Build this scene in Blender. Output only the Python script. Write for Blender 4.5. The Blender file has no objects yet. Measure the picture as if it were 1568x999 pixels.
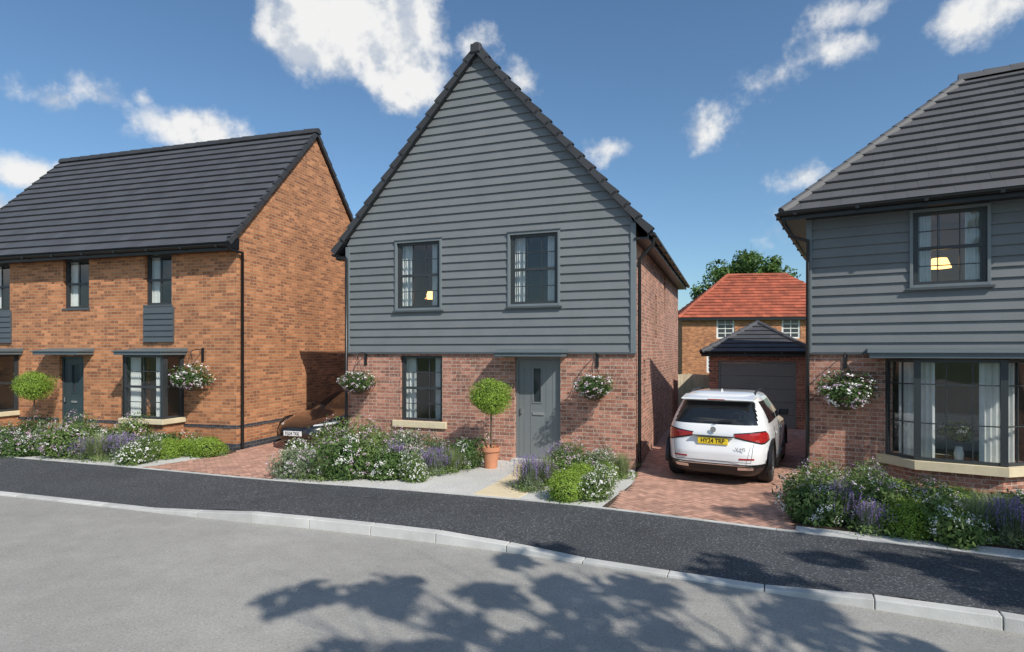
import bpy, bmesh, math, random
import numpy as np
from mathutils import Vector, Matrix
R=random.Random(7)
sc=bpy.context.scene
V=Vector
# ---------------------------------------------------------------- materials
def newmat(name):
    m=bpy.data.materials.new(name); m.use_nodes=True
    nt=m.node_tree; b=nt.nodes["Principled BSDF"]
    return m,nt,b
def N(nt,t,**k):
    n=nt.nodes.new(t)
    for a,b in k.items(): setattr(n,a,b)
    return n
def mixc(nt,fac,a,b,blend='MIX'):
    n=N(nt,'ShaderNodeMix',data_type='RGBA',blend_type=blend)
    for sock,val in ((n.inputs[0],fac),(n.inputs[6],a),(n.inputs[7],b)):
        if isinstance(val,(int,float)): sock.default_value=val
        elif isinstance(val,tuple): sock.default_value=(*val,1) if len(val)==3 else val
        else: nt.links.new(val,sock)
    return n.outputs[2]
def maprange(nt,val,a,b,c=0,d=1,smooth=False):
    n=N(nt,'ShaderNodeMapRange'); 
    if smooth: n.interpolation_type='SMOOTHSTEP'
    nt.links.new(val,n.inputs[0])
    for i,x in zip((1,2,3,4),(a,b,c,d)): n.inputs[i].default_value=x
    return n.outputs[0]
def noise(nt,scale,detail=3,rough=.5,vec=None,dim='3D'):
    n=N(nt,'ShaderNodeTexNoise'); n.inputs['Scale'].default_value=scale
    n.inputs['Detail'].default_value=detail; n.inputs['Roughness'].default_value=rough
    if vec is not None: nt.links.new(vec,n.inputs['Vector'])
    return n.outputs['Fac']
def bump(nt,b,h,strength=.3,dist=.01):
    n=N(nt,'ShaderNodeBump'); n.inputs['Strength'].default_value=strength
    n.inputs['Distance'].default_value=dist
    nt.links.new(h,n.inputs['Height']); nt.links.new(n.outputs[0],b.inputs['Normal'])
def objco(nt): return N(nt,'ShaderNodeTexCoord').outputs['Object']
def simple(name,col,rough=.6,var=.15,scale=6,bmp=0.,bscale=60,metal=0,island=0,spec=.5,coat=0):
    m,nt,b=newmat(name); co=objco(nt)
    f=noise(nt,scale,3,.6,co)
    d=tuple(c*(1-var) for c in col); l=tuple(min(1,c*(1+var)) for c in col)
    c=mixc(nt,maprange(nt,f,.3,.7),d,l)
    if island:
        g=N(nt,'ShaderNodeNewGeometry').outputs['Random Per Island']
        c=mixc(nt,1.0,c,mixc(nt,g,(1-island,)*3,(1+island,)*3),'MULTIPLY')
    nt.links.new(c,b.inputs['Base Color'])
    b.inputs['Roughness'].default_value=rough; b.inputs['Metallic'].default_value=metal
    b.inputs['Specular IOR Level'].default_value=spec
    if coat: b.inputs['Coat Weight'].default_value=coat; b.inputs['Coat Roughness'].default_value=.03
    if bmp: bump(nt,b,noise(nt,bscale,2,.6,co),bmp,.01)
    return m
def brickmat(name,c1,c2,c3,mortar,var=.25,pale=None,pfac=.0):
    m,nt,b=newmat(name)
    uv=N(nt,'ShaderNodeUVMap').outputs[0]
    t=N(nt,'ShaderNodeTexBrick'); t.offset=.5
    nt.links.new(uv,t.inputs['Vector'])
    t.inputs['Color1'].default_value=(*c1,1); t.inputs['Color2'].default_value=(*c2,1); t.inputs['Mortar'].default_value=(*mortar,1)
    t.inputs['Scale'].default_value=1; t.inputs['Mortar Size'].default_value=.007; t.inputs['Mortar Smooth'].default_value=.3
    t.inputs['Bias'].default_value=0; t.inputs['Brick Width'].default_value=.225; t.inputs['Row Height'].default_value=.075
    col=t.outputs['Color']
    sep=N(nt,'ShaderNodeSeparateXYZ'); nt.links.new(uv,sep.inputs[0])
    def mth(op,a,bb=None):
        n=N(nt,'ShaderNodeMath',operation=op)
        for i,x in enumerate((a,bb)):
            if x is None: continue
            if isinstance(x,(int,float)): n.inputs[i].default_value=x
            else: nt.links.new(x,n.inputs[i])
        return n.outputs[0]
    row=mth('FLOOR',mth('DIVIDE',sep.outputs[1],.075))
    off=mth('MULTIPLY',mth('MODULO',mth('ABSOLUTE',row),2.0),.5)
    cx=mth('FLOOR',mth('ADD',mth('DIVIDE',sep.outputs[0],.225),off))
    cmb=N(nt,'ShaderNodeCombineXYZ'); nt.links.new(cx,cmb.inputs[0]); nt.links.new(row,cmb.inputs[1])
    wn=N(nt,'ShaderNodeTexWhiteNoise',noise_dimensions='2D'); nt.links.new(cmb.outputs[0],wn.inputs['Vector'])
    dark=maprange(nt,wn.outputs['Value'],.72,.80); lite=maprange(nt,wn.outputs['Value'],.24,.10)
    notm=mth('SUBTRACT',1.0,t.outputs['Fac'])
    col=mixc(nt,mth('MULTIPLY',mth('MULTIPLY',dark,notm),.7),col,c3)
    col=mixc(nt,mth('MULTIPLY',mth('MULTIPLY',lite,notm),.6),col,tuple(min(.8,x*1.45) for x in c1))
    co=objco(nt)
    big=noise(nt,.9,3,.6,co)
    col=mixc(nt,1.0,col,mixc(nt,maprange(nt,big,.3,.7),(1-var*.5,)*3,(1+var*.5,)*3),'MULTIPLY')
    fine=noise(nt,45,3,.7,co)
    col=mixc(nt,1.0,col,mixc(nt,maprange(nt,fine,.25,.75),(1-var,)*3,(1+var,)*3),'MULTIPLY')
    if pale:
        pn=noise(nt,14,4,.65,co)
        col=mixc(nt,mth('MULTIPLY',maprange(nt,pn,.5,.68),pfac),col,pale)
    nt.links.new(col,b.inputs['Base Color']); b.inputs['Roughness'].default_value=.88
    b.inputs['Specular IOR Level'].default_value=.25
    h=mth('ADD',mth('MULTIPLY',notm,1.0),mth('MULTIPLY',fine,.35))
    bump(nt,b,h,.6,.008)
    return m
def leafmat(name,c1,c2,trans=.25):
    m,nt,b=newmat(name)
    g=N(nt,'ShaderNodeNewGeometry').outputs['Random Per Island']
    c=mixc(nt,g,c1,c2)
    f=noise(nt,5,2,.6,objco(nt))
    c=mixc(nt,1.0,c,mixc(nt,maprange(nt,f,.3,.7),(.65,)*3,(1.3,)*3),'MULTIPLY')
    nt.links.new(c,b.inputs['Base Color']); b.inputs['Roughness'].default_value=.55
    b.inputs['Specular IOR Level'].default_value=.3
    tr=N(nt,'ShaderNodeBsdfTranslucent'); nt.links.new(c,tr.inputs[0])
    mx=N(nt,'ShaderNodeMixShader'); mx.inputs[0].default_value=trans
    nt.links.new(b.outputs[0],mx.inputs[1]); nt.links.new(tr.outputs[0],mx.inputs[2])
    nt.links.new(mx.outputs[0],nt.nodes['Material Output'].inputs[0])
    return m
def glassmat(name,base=.10,tint=(.88,.92,.93)):
    m,nt,b=newmat(name); nt.nodes.remove(b)
    tr=N(nt,'ShaderNodeBsdfTransparent'); tr.inputs[0].default_value=(*tint,1)
    gl=N(nt,'ShaderNodeBsdfGlossy'); gl.inputs['Roughness'].default_value=.015
    lw=N(nt,'ShaderNodeLayerWeight'); lw.inputs[0].default_value=.5
    pw=N(nt,'ShaderNodeMath',operation='POWER'); nt.links.new(lw.outputs['Facing'],pw.inputs[0]); pw.inputs[1].default_value=4
    f=maprange(nt,pw.outputs[0],0,1,base,1)
    nn=noise(nt,1.3,2,.5,objco(nt)); bp=N(nt,'ShaderNodeBump'); bp.inputs['Strength'].default_value=.04; bp.inputs['Distance'].default_value=.05
    nt.links.new(nn,bp.inputs['Height']); nt.links.new(bp.outputs[0],gl.inputs['Normal'])
    mx=N(nt,'ShaderNodeMixShader'); nt.links.new(f,mx.inputs[0])
    nt.links.new(tr.outputs[0],mx.inputs[1]); nt.links.new(gl.outputs[0],mx.inputs[2])
    nt.links.new(mx.outputs[0],nt.nodes['Material Output'].inputs[0])
    return m
def emis(name,col,s):
    m,nt,b=newmat(name); b.inputs['Base Color'].default_value=(*col,1)
    b.inputs['Emission Color'].default_value=(*col,1); b.inputs['Emission Strength'].default_value=s
    return m
def asphalt(name,col,spk,scale=90,patch=.12,bs=.4):
    m,nt,b=newmat(name); co=objco(nt)
    f=noise(nt,scale,2,.7,co); g=noise(nt,.5,4,.6,co); h=noise(nt,3.5,3,.6,co)
    c=mixc(nt,maprange(nt,f,.55,.72),col,spk)
    c=mixc(nt,maprange(nt,f,.25,.42,1,0),c,tuple(x*.55 for x in col))
    c=mixc(nt,1.0,c,mixc(nt,maprange(nt,g,.3,.7),(1-patch,)*3,(1+patch,)*3),'MULTIPLY')
    c=mixc(nt,1.0,c,mixc(nt,maprange(nt,h,.3,.7),(1-patch*.5,)*3,(1+patch*.5,)*3),'MULTIPLY')
    nt.links.new(c,b.inputs['Base Color']); b.inputs['Roughness'].default_value=.85
    b.inputs['Specular IOR Level'].default_value=.3
    bump(nt,b,f,bs,.01); return m

M={}
M['brickL']=brickmat('orange_brick',(.47,.205,.095),(.36,.15,.072),(.22,.09,.05),(.42,.31,.21),.24)
M['brickM']=brickmat('red_brick',(.43,.20,.14),(.30,.13,.092),(.18,.085,.065),(.50,.42,.35),.3,(.58,.45,.37),.6)
M['brickD']=brickmat('blue_brick',(.05,.055,.07),(.04,.045,.055),(.03,.03,.04),(.15,.14,.13),.2)
M['clad']=simple('grey_cladding',(.160,.175,.184),.62,.06,2,.25,30,island=.06)
M['trim']=simple('grey_trim',(.16,.19,.205),.5,.05,3)
M['trimD']=simple('dark_grey_trim',(.075,.09,.10),.45,.05,3)
M['canopy']=simple('canopy_grp',(.11,.14,.155),.5,.06,3)
M['frame']=simple('anthracite_frame',(.035,.042,.047),.4,.05,3)
M['black']=simple('black_plastic',(.012,.012,.013),.35,.1,3)
M['tile']=simple('slate_grey_tile',(.072,.076,.086),.6,.08,1.5,.12,90,island=.10,spec=.4)
M['tileR']=simple('grey_tile_grazing_lit',(.092,.093,.098),.6,.08,1.5,.12,90,island=.10,spec=.4)  # right roof: similar tile, lightened in its colour for light at a grazing angle
M['verge']=simple('verge_tile',(.04,.042,.046),.6,.12,3,.2,60,island=.15)
M['tileRed']=simple('red_tile',(.33,.085,.045),.8,.2,1.2,.3,20,island=.25)
M['stone']=simple('cream_stone_sill',(.66,.57,.39),.8,.08,5,.3,80)
M['kerb']=simple('concrete_kerb',(.50,.50,.48),.85,.14,3,.35,90,island=.10)
M['road']=asphalt('road_asphalt',(.31,.302,.28),(.42,.41,.39),55,.12,.3)
M['path']=asphalt('footpath_asphalt',(.056,.060,.066),(.24,.245,.25),38,.18,.5)
M['gravel']=asphalt('pale_gravel',(.52,.52,.50),(.74,.72,.69),34,.1,1.0)
M['soil']=asphalt('bark_mulch',(.07,.05,.035),(.14,.10,.07),40,.2,.9)
M['grass']=asphalt('grass_ground',(.06,.10,.03),(.10,.15,.05),30,.25,.6)
M['paver']=simple('block_paver',(.48,.275,.205),.85,.14,8,.4,90,island=.22)
M['paverbase']=simple('paver_joint',(.26,.17,.13),.95,.1,8)
M['slab']=simple('cream_slab',(.66,.56,.38),.8,.07,4,.3,70,island=.06)
M['glass']=glassmat('window_glass',.10)
M['paneD']=simple('dark_pane',(.03,.04,.05),.05,.1,2)
M['room']=simple('room_plaster',(.42,.38,.33),.9,.05,2)
M['curtain']=simple('curtain_fabric',(.74,.74,.72),.9,.06,6)
M['doorgrey']=simple('door_paint',(.17,.19,.20),.45,.05,3)
M['doordark']=simple('dark_door_paint',(.035,.06,.07),.4,.05,3)
M['garage']=simple('garage_door_paint',(.24,.28,.28),.5,.05,3)
M['wood']=simple('fence_timber',(.70,.60,.44),.85,.15,3,.3,40,island=.15)
M['terra']=simple('terracotta',(.55,.24,.13),.8,.12,5,.2,50)
M['bark']=simple('bark',(.11,.08,.055),.9,.3,9,.6,40)
M['lamp']=emis('lamp_shade',(1,.58,.20),3.0)
M['chrome']=simple('chrome',(.7,.7,.7),.2,.03,3,metal=1)
M['white']=simple('car_white_paint',(.80,.81,.82),.25,.015,2,coat=1)
M['blackpaint']=simple('car_black_paint',(.010,.009,.009),.22,.1,2,coat=1)
M['carglass']=simple('car_glass',(.012,.014,.016),.04,.1,2,spec=.8)
M['red']=simple('tail_lamp_red',(.38,.008,.008),.15,.1,8,coat=1)
M['hlamp']=simple('headlamp',(.55,.57,.6),.15,.3,12,coat=1)
M['tyre']=simple('tyre',(.018,.018,.018),.8,.1,8)
M['rim']=simple('rim',(.25,.25,.26),.35,.05,8,metal=.8)
M['plateY']=simple('plate_yellow',(.85,.62,.03),.4,.02,3)
M['plateW']=simple('plate_white',(.8,.8,.8),.4,.02,3)
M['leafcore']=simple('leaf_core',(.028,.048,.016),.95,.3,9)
M['leafDark']=leafmat('leaf_dark',(.05,.10,.028),(.12,.20,.06))
M['leafMid']=leafmat('leaf_mid',(.10,.165,.042),(.20,.29,.09),.3)
M['leafLime']=leafmat('leaf_lime',(.18,.30,.035),(.33,.47,.08),.3)
M['leafGrass']=leafmat('leaf_grass',(.17,.23,.09),(.36,.42,.21),.3)
M['leafSage']=leafmat('leaf_sage',(.15,.20,.11),(.26,.32,.19),.25)
M['leafTree']=leafmat('leaf_tree',(.055,.115,.025),(.14,.23,.055),.3)
M['flWhite']=leafmat('petal_white',(.78,.75,.78),(.88,.87,.83),.2)
M['flPink']=leafmat('petal_pink',(.55,.34,.50),(.74,.58,.68),.2)
M['flPurple']=leafmat('petal_purple',(.22,.14,.40),(.38,.28,.54),.2)

# ---------------------------------------------------------------- mesh tools
def link(o,parent=None):
    sc.collection.objects.link(o)
    if parent is not None: o.parent=parent
    return o
def empty(name,loc=(0,0,0),rz=0):
    e=bpy.data.objects.new(name,None); e.location=loc; e.rotation_euler=(0,0,rz); e.empty_display_size=.3
    return link(e)
class MB:
    def __init__(s): s.v=[];s.f=[];s.m=[];s.uv=[]
    def poly(s,pts,mi=0,uv=None):
        b=len(s.v); s.v+= [tuple(p) for p in pts]; s.f.append(tuple(range(b,b+len(pts)))); s.m.append(mi)
        s.uv.append(uv if uv else [(0,0)]*len(pts))
    def hexa(s,c,mi=0):
        b=len(s.v); s.v+=[tuple(p) for p in c]
        for f in ((0,3,2,1),(4,5,6,7),(0,1,5,4),(1,2,6,5),(2,3,7,6),(3,0,4,7)):
            s.f.append(tuple(b+i for i in f)); s.m.append(mi)
            s.uv.append([( s.v[b+i][0]+s.v[b+i][1], s.v[b+i][2]) for i in f])
    def box(s,x0,x1,y0,y1,z0,z1,mi=0):
        s.hexa([(x0,y0,z0),(x1,y0,z0),(x1,y1,z0),(x0,y1,z0),(x0,y0,z1),(x1,y0,z1),(x1,y1,z1),(x0,y1,z1)],mi)
    def bb(s,O,A,Nn,s0,s1,n0,n1,z0,z1,mi=0):
        f=lambda a,n,z: O+A*a+Nn*n+V((0,0,z))
        s.hexa([f(s0,n0,z0),f(s1,n0,z0),f(s1,n1,z0),f(s0,n1,z0),f(s0,n0,z1),f(s1,n0,z1),f(s1,n1,z1),f(s0,n1,z1)],mi)
    def obj(s,name,mats,parent=None,smooth=False,bevel=0):
        me=bpy.data.meshes.new(name); me.from_pydata(s.v,[],s.f)
        for k in mats: me.materials.append(M[k])
        me.polygons.foreach_set('material_index',s.m)
        ul=me.uv_layers.new(name='UVMap'); flat=[c for f in s.uv for p in f for c in p]
        ul.data.foreach_set('uv',flat)
        if smooth: me.polygons.foreach_set('use_smooth',[True]*len(s.f))
        me.update()
        o=bpy.data.objects.new(name,me); link(o,parent)
        if bevel:
            b=o.modifiers.new('bevel','BEVEL'); b.width=bevel; b.segments=2; b.limit_method='ANGLE'
        return o
def tube(name,pts,r,mat,parent=None,caps=True):
    cu=bpy.data.curves.new(name,'CURVE'); cu.dimensions='3D'; cu.bevel_depth=r; cu.bevel_resolution=3; cu.use_fill_caps=caps
    sp=cu.splines.new('POLY'); sp.points.add(len(pts)-1)
    for p,q in zip(sp.points,pts): p.co=(*q,1)
    cu.materials.append(M[mat])
    return link(bpy.data.objects.new(name,cu),parent)
def lathe(name,prof,mat,parent=None,loc=(0,0,0),n=28):
    mb=MB()
    for i in range(n):
        a0=2*math.pi*i/n;a1=2*math.pi*(i+1)/n
        for (r0,z0),(r1,z1) in zip(prof[:-1],prof[1:]):
            mb.poly([(r0*math.cos(a0),r0*math.sin(a0),z0),(r0*math.cos(a1),r0*math.sin(a1),z0),(r1*math.cos(a1),r1*math.sin(a1),z1),(r1*math.cos(a0),r1*math.sin(a0),z1)])
    o=mb.obj(name,[mat],parent,True); o.location=loc
    return o
def wall(name,par,O,A,Nn,L,z0,z1,holes,mat,depth=.1,tops=None,s_start=0):
    mb=MB(); O=V(O);A=V(A);Nn=V(Nn)
    ss=sorted({s_start,L,*[h[0] for h in holes],*[h[1] for h in holes]}); zz=sorted({z0,z1,*[h[2] for h in holes],*[h[3] for h in holes]})
    ss=[s for s in ss if s_start<=s<=L]; zz=[z for z in zz if z0<=z<=z1]
    P=lambda a,z,n=0: O+A*a+Nn*n+V((0,0,z))
    for a,b in zip(ss[:-1],ss[1:]):
        for c,d in zip(zz[:-1],zz[1:]):
            ms,mz=(a+b)/2,(c+d)/2
            if any(h[0]<ms<h[1] and h[2]<mz<h[3] for h in holes): continue
            mb.poly([P(a,c),P(b,c),P(b,d),P(a,d)],0,[(a,c),(b,c),(b,d),(a,d)])
    for h in holes:
        a,b,c,d=h
        for (p,q) in (((a,c),(a,d)),((b,c),(b,d))):
            mb.poly([P(*p),P(*q),P(*q,-depth),P(*p,-depth)],0,[(0,p[1]),(0,q[1]),(depth,q[1]),(depth,p[1])])
        for zc in (c,d):
            mb.poly([P(a,zc),P(b,zc),P(b,zc,-depth),P(a,zc,-depth)],0,[(a,0),(b,0),(b,.06),(a,.06)])
    if tops: mb.poly([P(a,z) for a,z in tops],0,[(a,z) for a,z in tops])
    return mb.obj(name,[mat],par)
def window(par,O,A,Nn,s0,s1,z0,z1,setback=.06,fw=.055,mid=True,cols=2,rows=1,room=True,curt=True,lamp=None,roomd=2.0,fm='frame',rm=.35,thin=.008):
    O=V(O);A=V(A);Nn=V(Nn)
    mb=MB(); f=-setback; g=f-.06
    mb.bb(O,A,Nn,s0,s0+fw,g,f,z0,z1); mb.bb(O,A,Nn,s1-fw,s1,g,f,z0,z1)
    mb.bb(O,A,Nn,s0+fw,s1-fw,g,f,z0,z0+fw); mb.bb(O,A,Nn,s0+fw,s1-fw,g,f,z1-fw,z1)
    zm=(z0+z1)/2
    if mid:
        mb.bb(O,A,Nn,s0+fw,s1-fw,g+.005,f-.004,zm-.028,zm+.028)
        mb.bb(O,A,Nn,s0+fw,s0+fw+.03,g+.01,f-.012,z0+fw,z1-fw); mb.bb(O,A,Nn,s1-fw-.03,s1-fw,g+.01,f-.012,z0+fw,z1-fw)
    halves=[(z0+fw,zm-.028),(zm+.028,z1-fw)] if mid else [(z0+fw,z1-fw)]
    for i in range(1,cols):
        s=s0+fw+(s1-s0-2*fw)*i/cols
        for a,b in halves: mb.bb(O,A,Nn,s-thin,s+thin,g+.012,f-.02,a,b)
    for a,b in halves:
        for j in range(1,rows+1):
            z=a+(b-a)*j/(rows+1); mb.bb(O,A,Nn,s0+fw,s1-fw,g+.014,f-.022,z-thin,z+thin)
    mb.obj('window_frame',[fm],par)
    q=MB(); P=lambda s,n,z:O+A*s+Nn*n+V((0,0,z))
    n=f-.035
    q.poly([P(s0+fw*.5,n,z0+fw*.5),P(s1-fw*.5,n,z0+fw*.5),P(s1-fw*.5,n,z1-fw*.5),P(s0+fw*.5,n,z1-fw*.5)])
    q.obj('window_glass',['glass' if room else 'paneD'],par)
    if room:
        a,b,c,d=s0-rm,s1+rm,z0-rm*1.2,z1+.12; n0=g-.02;n1=g-roomd
        r=MB()
        for pts in ([(a,n1,c),(b,n1,c),(b,n1,d),(a,n1,d)],[(a,n0,c),(a,n1,c),(a,n1,d),(a,n0,d)],[(b,n0,c),(b,n1,c),(b,n1,d),(b,n0,d)],
                    [(a,n0,c),(b,n0,c),(b,n1,c),(a,n1,c)],[(a,n0,d),(b,n0,d),(b,n1,d),(a,n1,d)],
                    [(a,n0,c),(s0,n0,c),(s0,n0,d),(a,n0,d)],[(s1,n0,c),(b,n0,c),(b,n0,d),(s1,n0,d)],[(s0,n0,c),(s1,n0,c),(s1,n0,z0),(s0,n0,z0)],[(s0,n0,z1),(s1,n0,z1),(s1,n0,d),(s0,n0,d)]):
            r.poly([P(*p) for p in pts])
        r.obj('room_interior',['room'],par)
        if curt:
            for sgn,e0 in ((1,s0-.02),(-1,s1+.02)):
                w=(s1-s0)*.29; K=26; c_=MB()
                for i in range(K):
                    def cp(k):
                        return e0+sgn*w*k/K, g-.10+.025*math.sin(k*1.55+e0*9)+.01*math.sin(k*.6)
                    (x0,m0),(x1,m1)=cp(i),cp(i+1)
                    c_.poly([P(x0,m0,z0-.1),P(x1,m1,z0-.1),P(x1,m1,z1+.05),P(x0,m0,z1+.05)])
                c_.obj('curtain',['curtain'],par,True)
        if lamp:
            ls,ln,lz=lamp
            o=lathe('lamp_shade',[(.12,.09),(.19,-.09)],'lamp',par,P(ls,g-ln,lz))
            tube('lamp_stem',[P(ls,g-ln,lz+.05),P(ls,g-ln,z1+.1)],.008,'black',par)
def tiles(name,par,O,A,B,L,S,mat,tw=.30,ex=.30,th=.028,clips=(),seed=1):
    r=random.Random(seed); O=V(O);A=V(A).normalized();B=V(B).normalized();Nn=A.cross(B)
    if Nn.z<0: Nn=-Nn
    mb=MB(); mb.poly([O,O+A*L,O+A*L+B*S,O+B*S])
    nr=int(math.ceil(S/ex))
    for j in range(nr):
        off=(j%2)*tw*.5
        s0=j*ex-.015; s1=min(s0+ex+.05,S+.01)
        k=-off
        while k<L:
            a0=max(k,0)+.001;a1=min(k+tw,L)-.001;k+=tw
            if a1-a0<.02: continue
            h=r.uniform(-.0015,.002); lo=.018+th+h; up=.008+h
            P=lambda a,s,n:O+A*a+B*s+Nn*n
            mb.hexa([P(a0,s0,lo-th),P(a1,s0,lo-th),P(a1,s1,up-th*.4),P(a0,s1,up-th*.4),P(a0,s0,lo),P(a1,s0,lo),P(a1,s1,up),P(a0,s1,up)])
    o=mb.obj(name,[mat],par)
    if clips:
        bm=bmesh.new(); bm.from_mesh(o.data)
        for co,no in clips:
            bmesh.ops.bisect_plane(bm,geom=bm.verts[:]+bm.edges[:]+bm.faces[:],dist=1e-5,plane_co=co,plane_no=no,clear_outer=True)
        bm.to_mesh(o.data); bm.free()
    return o
def ridge_caps(name,par,p0,p1,mat,w=.11,h=.06,seg=.42,seed=3):
    p0=V(p0);p1=V(p1);d=p1-p0;L=d.length;d.normalize();side=d.cross(V((0,0,1))).normalized();up=side.cross(d)
    n=max(1,round(L/seg)); mb=MB(); r=random.Random(seed)
    for i in range(n):
        a=p0+d*(L*i/n); b=p0+d*(L*(i+1)/n+.03); ha=h+.018+r.uniform(-.003,.003); hb=h
        prof=[(-w,-.06),(-w*.75,.45),(-w*.3,.9),(w*.3,.9),(w*.75,.45),(w,-.06)]
        def ring(p,hh): return [p+side*x+up*(hh*z if z>0 else -.05) for x,z in prof]
        ra,rb=ring(a,ha),ring(b,hb)
        for k in range(5): mb.poly([ra[k],ra[k+1],rb[k+1],rb[k]])
        mb.poly(ra); mb.poly(rb)
    return mb.obj(name,[mat],par)
def cladding(name,par,O,A,Nn,bounds,z0,z1,holes,ex=.178,lap=.032,mat='clad'):
    O=V(O);A=V(A);Nn=V(Nn); mb=MB()
    nrow=int(math.ceil((z1-z0)/ex))
    P=lambda s,z,n:O+A*s+Nn*n+V((0,0,z))
    for r in range(nrow):
        a=z0+r*ex; b=min(a+ex,z1)
        brk=sorted({a,b,*[z for h in holes for z in (h[2],h[3]) if a<z<b]})
        for c,d in zip(brk[:-1],brk[1:]):
            m=(c+d)/2; hs=sorted([(h[0],h[1]) for h in holes if h[2]<m<h[3]])
            l0,r0=bounds(c); l1,r1=bounds(d)
            if r0-l0<.02: continue
            cuts=[l0]+[x for h in hs for x in h]+[r0]; cut2=[l1]+[x for h in hs for x in h]+[r1]
            off=lambda z: lap*(1-(z-a)/ex)+.010
            for k in range(0,len(cuts),2):
                sa,sb,sa1,sb1=cuts[k],cuts[k+1],cut2[k],cut2[k+1]
                b_=len(mb.v)
                mb.v+=[tuple(P(sa,c,off(c))),tuple(P(sb,c,off(c))),tuple(P(sb1,d,off(d))),tuple(P(sa1,d,off(d)))]
                mb.f.append((b_,b_+1,b_+2,b_+3)); mb.m.append(0); mb.uv.append([(0,0)]*4)
                if c==a:
                    mb.v+=[tuple(P(sa,c,0)),tuple(P(sb,c,0))]
                    mb.f.append((b_+4,b_+5,b_+1,b_)); mb.m.append(0); mb.uv.append([(0,0)]*4)
    return mb.obj(name,[mat],par)
def gutter(name,par,p0,p1,r=.06):
    p0=V(p0);p1=V(p1);d=(p1-p0).normalized();side=d.cross(V((0,0,1))).normalized()
    mb=MB(); K=8
    for rr in (r,r-.006):
        ring=[(math.cos(math.pi+math.pi*i/K)*rr,math.sin(math.pi+math.pi*i/K)*rr) for i in range(K+1)]
        for (x0,z0),(x1,z1) in zip(ring[:-1],ring[1:]):
            mb.poly([p0+side*x0+V((0,0,z0)),p0+side*x1+V((0,0,z1)),p1+side*x1+V((0,0,z1)),p1+side*x0+V((0,0,z0))])
    for p in (p0,p1): mb.poly([p+side*(math.cos(math.pi+math.pi*i/K)*r)+V((0,0,math.sin(math.pi+math.pi*i/K)*r)) for i in range(K+1)])
    n=int((p1-p0).length/1.0)
    for i in range(n+1):
        c=p0+d*(.3+i*1.0)
        if (c-p0).length<(p1-p0).length: mb.bb(c,d,side,-.03,.03,-r*1.02,r*1.02,-r*1.12,-r*.4)
    o=mb.obj(name,['black'],par); return o
X=V((1,0,0));Y=V((0,1,0));Z=V((0,0,1))
def canopy(par,O,A,Nn,s0,s1,p,z,th=.10,mat='canopy'):
    O=V(O);A=V(A);Nn=V(Nn); mb=MB()
    mb.bb(O,A,Nn,s0,s1,0,p,z,z+th*.75)
    f=lambda a,n,zz: O+A*a+Nn*n+V((0,0,zz))
    t=z+th*.75
    mb.hexa([f(s0-.03,0,t),f(s1+.03,0,t),f(s1+.03,p+.03,t),f(s0-.03,p+.03,t),f(s0-.03,0,t+th*.9),f(s1+.03,0,t+th*.9),f(s1+.03,p+.03,t+.025),f(s0-.03,p+.03,t+.025)])
    mb.obj('canopy',[mat],par,bevel=.006)
def door(par,O,A,Nn,s0,s1,z1,mat,setback=.07,light=(.38,.56,1.25,1.95)):
    O=V(O);A=V(A);Nn=V(Nn); mb=MB(); f=-setback
    mb.bb(O,A,Nn,s0,s0+.06,f-.06,f,0.02,z1);mb.bb(O,A,Nn,s1-.06,s1,f-.06,f,0.02,z1);mb.bb(O,A,Nn,s0+.06,s1-.06,f-.06,f,z1-.06,z1)
    a,b=s0+.06,s1-.06; w=b-a; l0=a+w*light[0]; l1=a+w*light[1]; g=f-.02
    mb.bb(O,A,Nn,a+.006,l0,g-.04,g,.06,z1-.068);mb.bb(O,A,Nn,l1,b-.006,g-.04,g,.06,z1-.068)
    mb.bb(O,A,Nn,l0,l1,g-.04,g,.06,light[2]);mb.bb(O,A,Nn,l0,l1,g-.04,g,light[3],z1-.068)
    for e0,e1,c,d in ((l0-.03,l0,light[2]-.03,light[3]+.03),(l1,l1+.03,light[2]-.03,light[3]+.03)): mb.bb(O,A,Nn,e0,e1,g,g+.012,c,d)
    for c in (light[2]-.03,light[3]): mb.bb(O,A,Nn,l0,l1,g,g+.012,c,c+.03)
    for e0,e1 in ((a+w*.14,a+w*.15),(a+w*.85,a+w*.86),(a+w*.30,a+w*.31),(a+w*.69,a+w*.70)): mb.bb(O,A,Nn,e0,e1,g,g+.006,.15,z1-.2)
    mb.obj('front_door',[mat],par)
    q=MB(); q.bb(O,A,Nn,l0,l1,g-.03,g-.015,light[2],light[3]); q.bb(O,A,Nn,s0+.05,s1-.05,g-.06,g-.045,.03,z1-.05); q.obj('door_light',['paneD'],par)
    q=MB(); q.bb(O,A,Nn,a+w*.36,a+w*.64,g,g+.02,.98,1.03); q.bb(O,A,Nn,a+.05,a+.08,g,g+.05,1.0,1.12); q.obj('letterbox',['chrome'],par)
    q=MB(); q.bb(O,A,Nn,s0-.05,s1+.05,-.08,.12,0.0,.06); q.obj('door_step',['kerb'],par)

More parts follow.
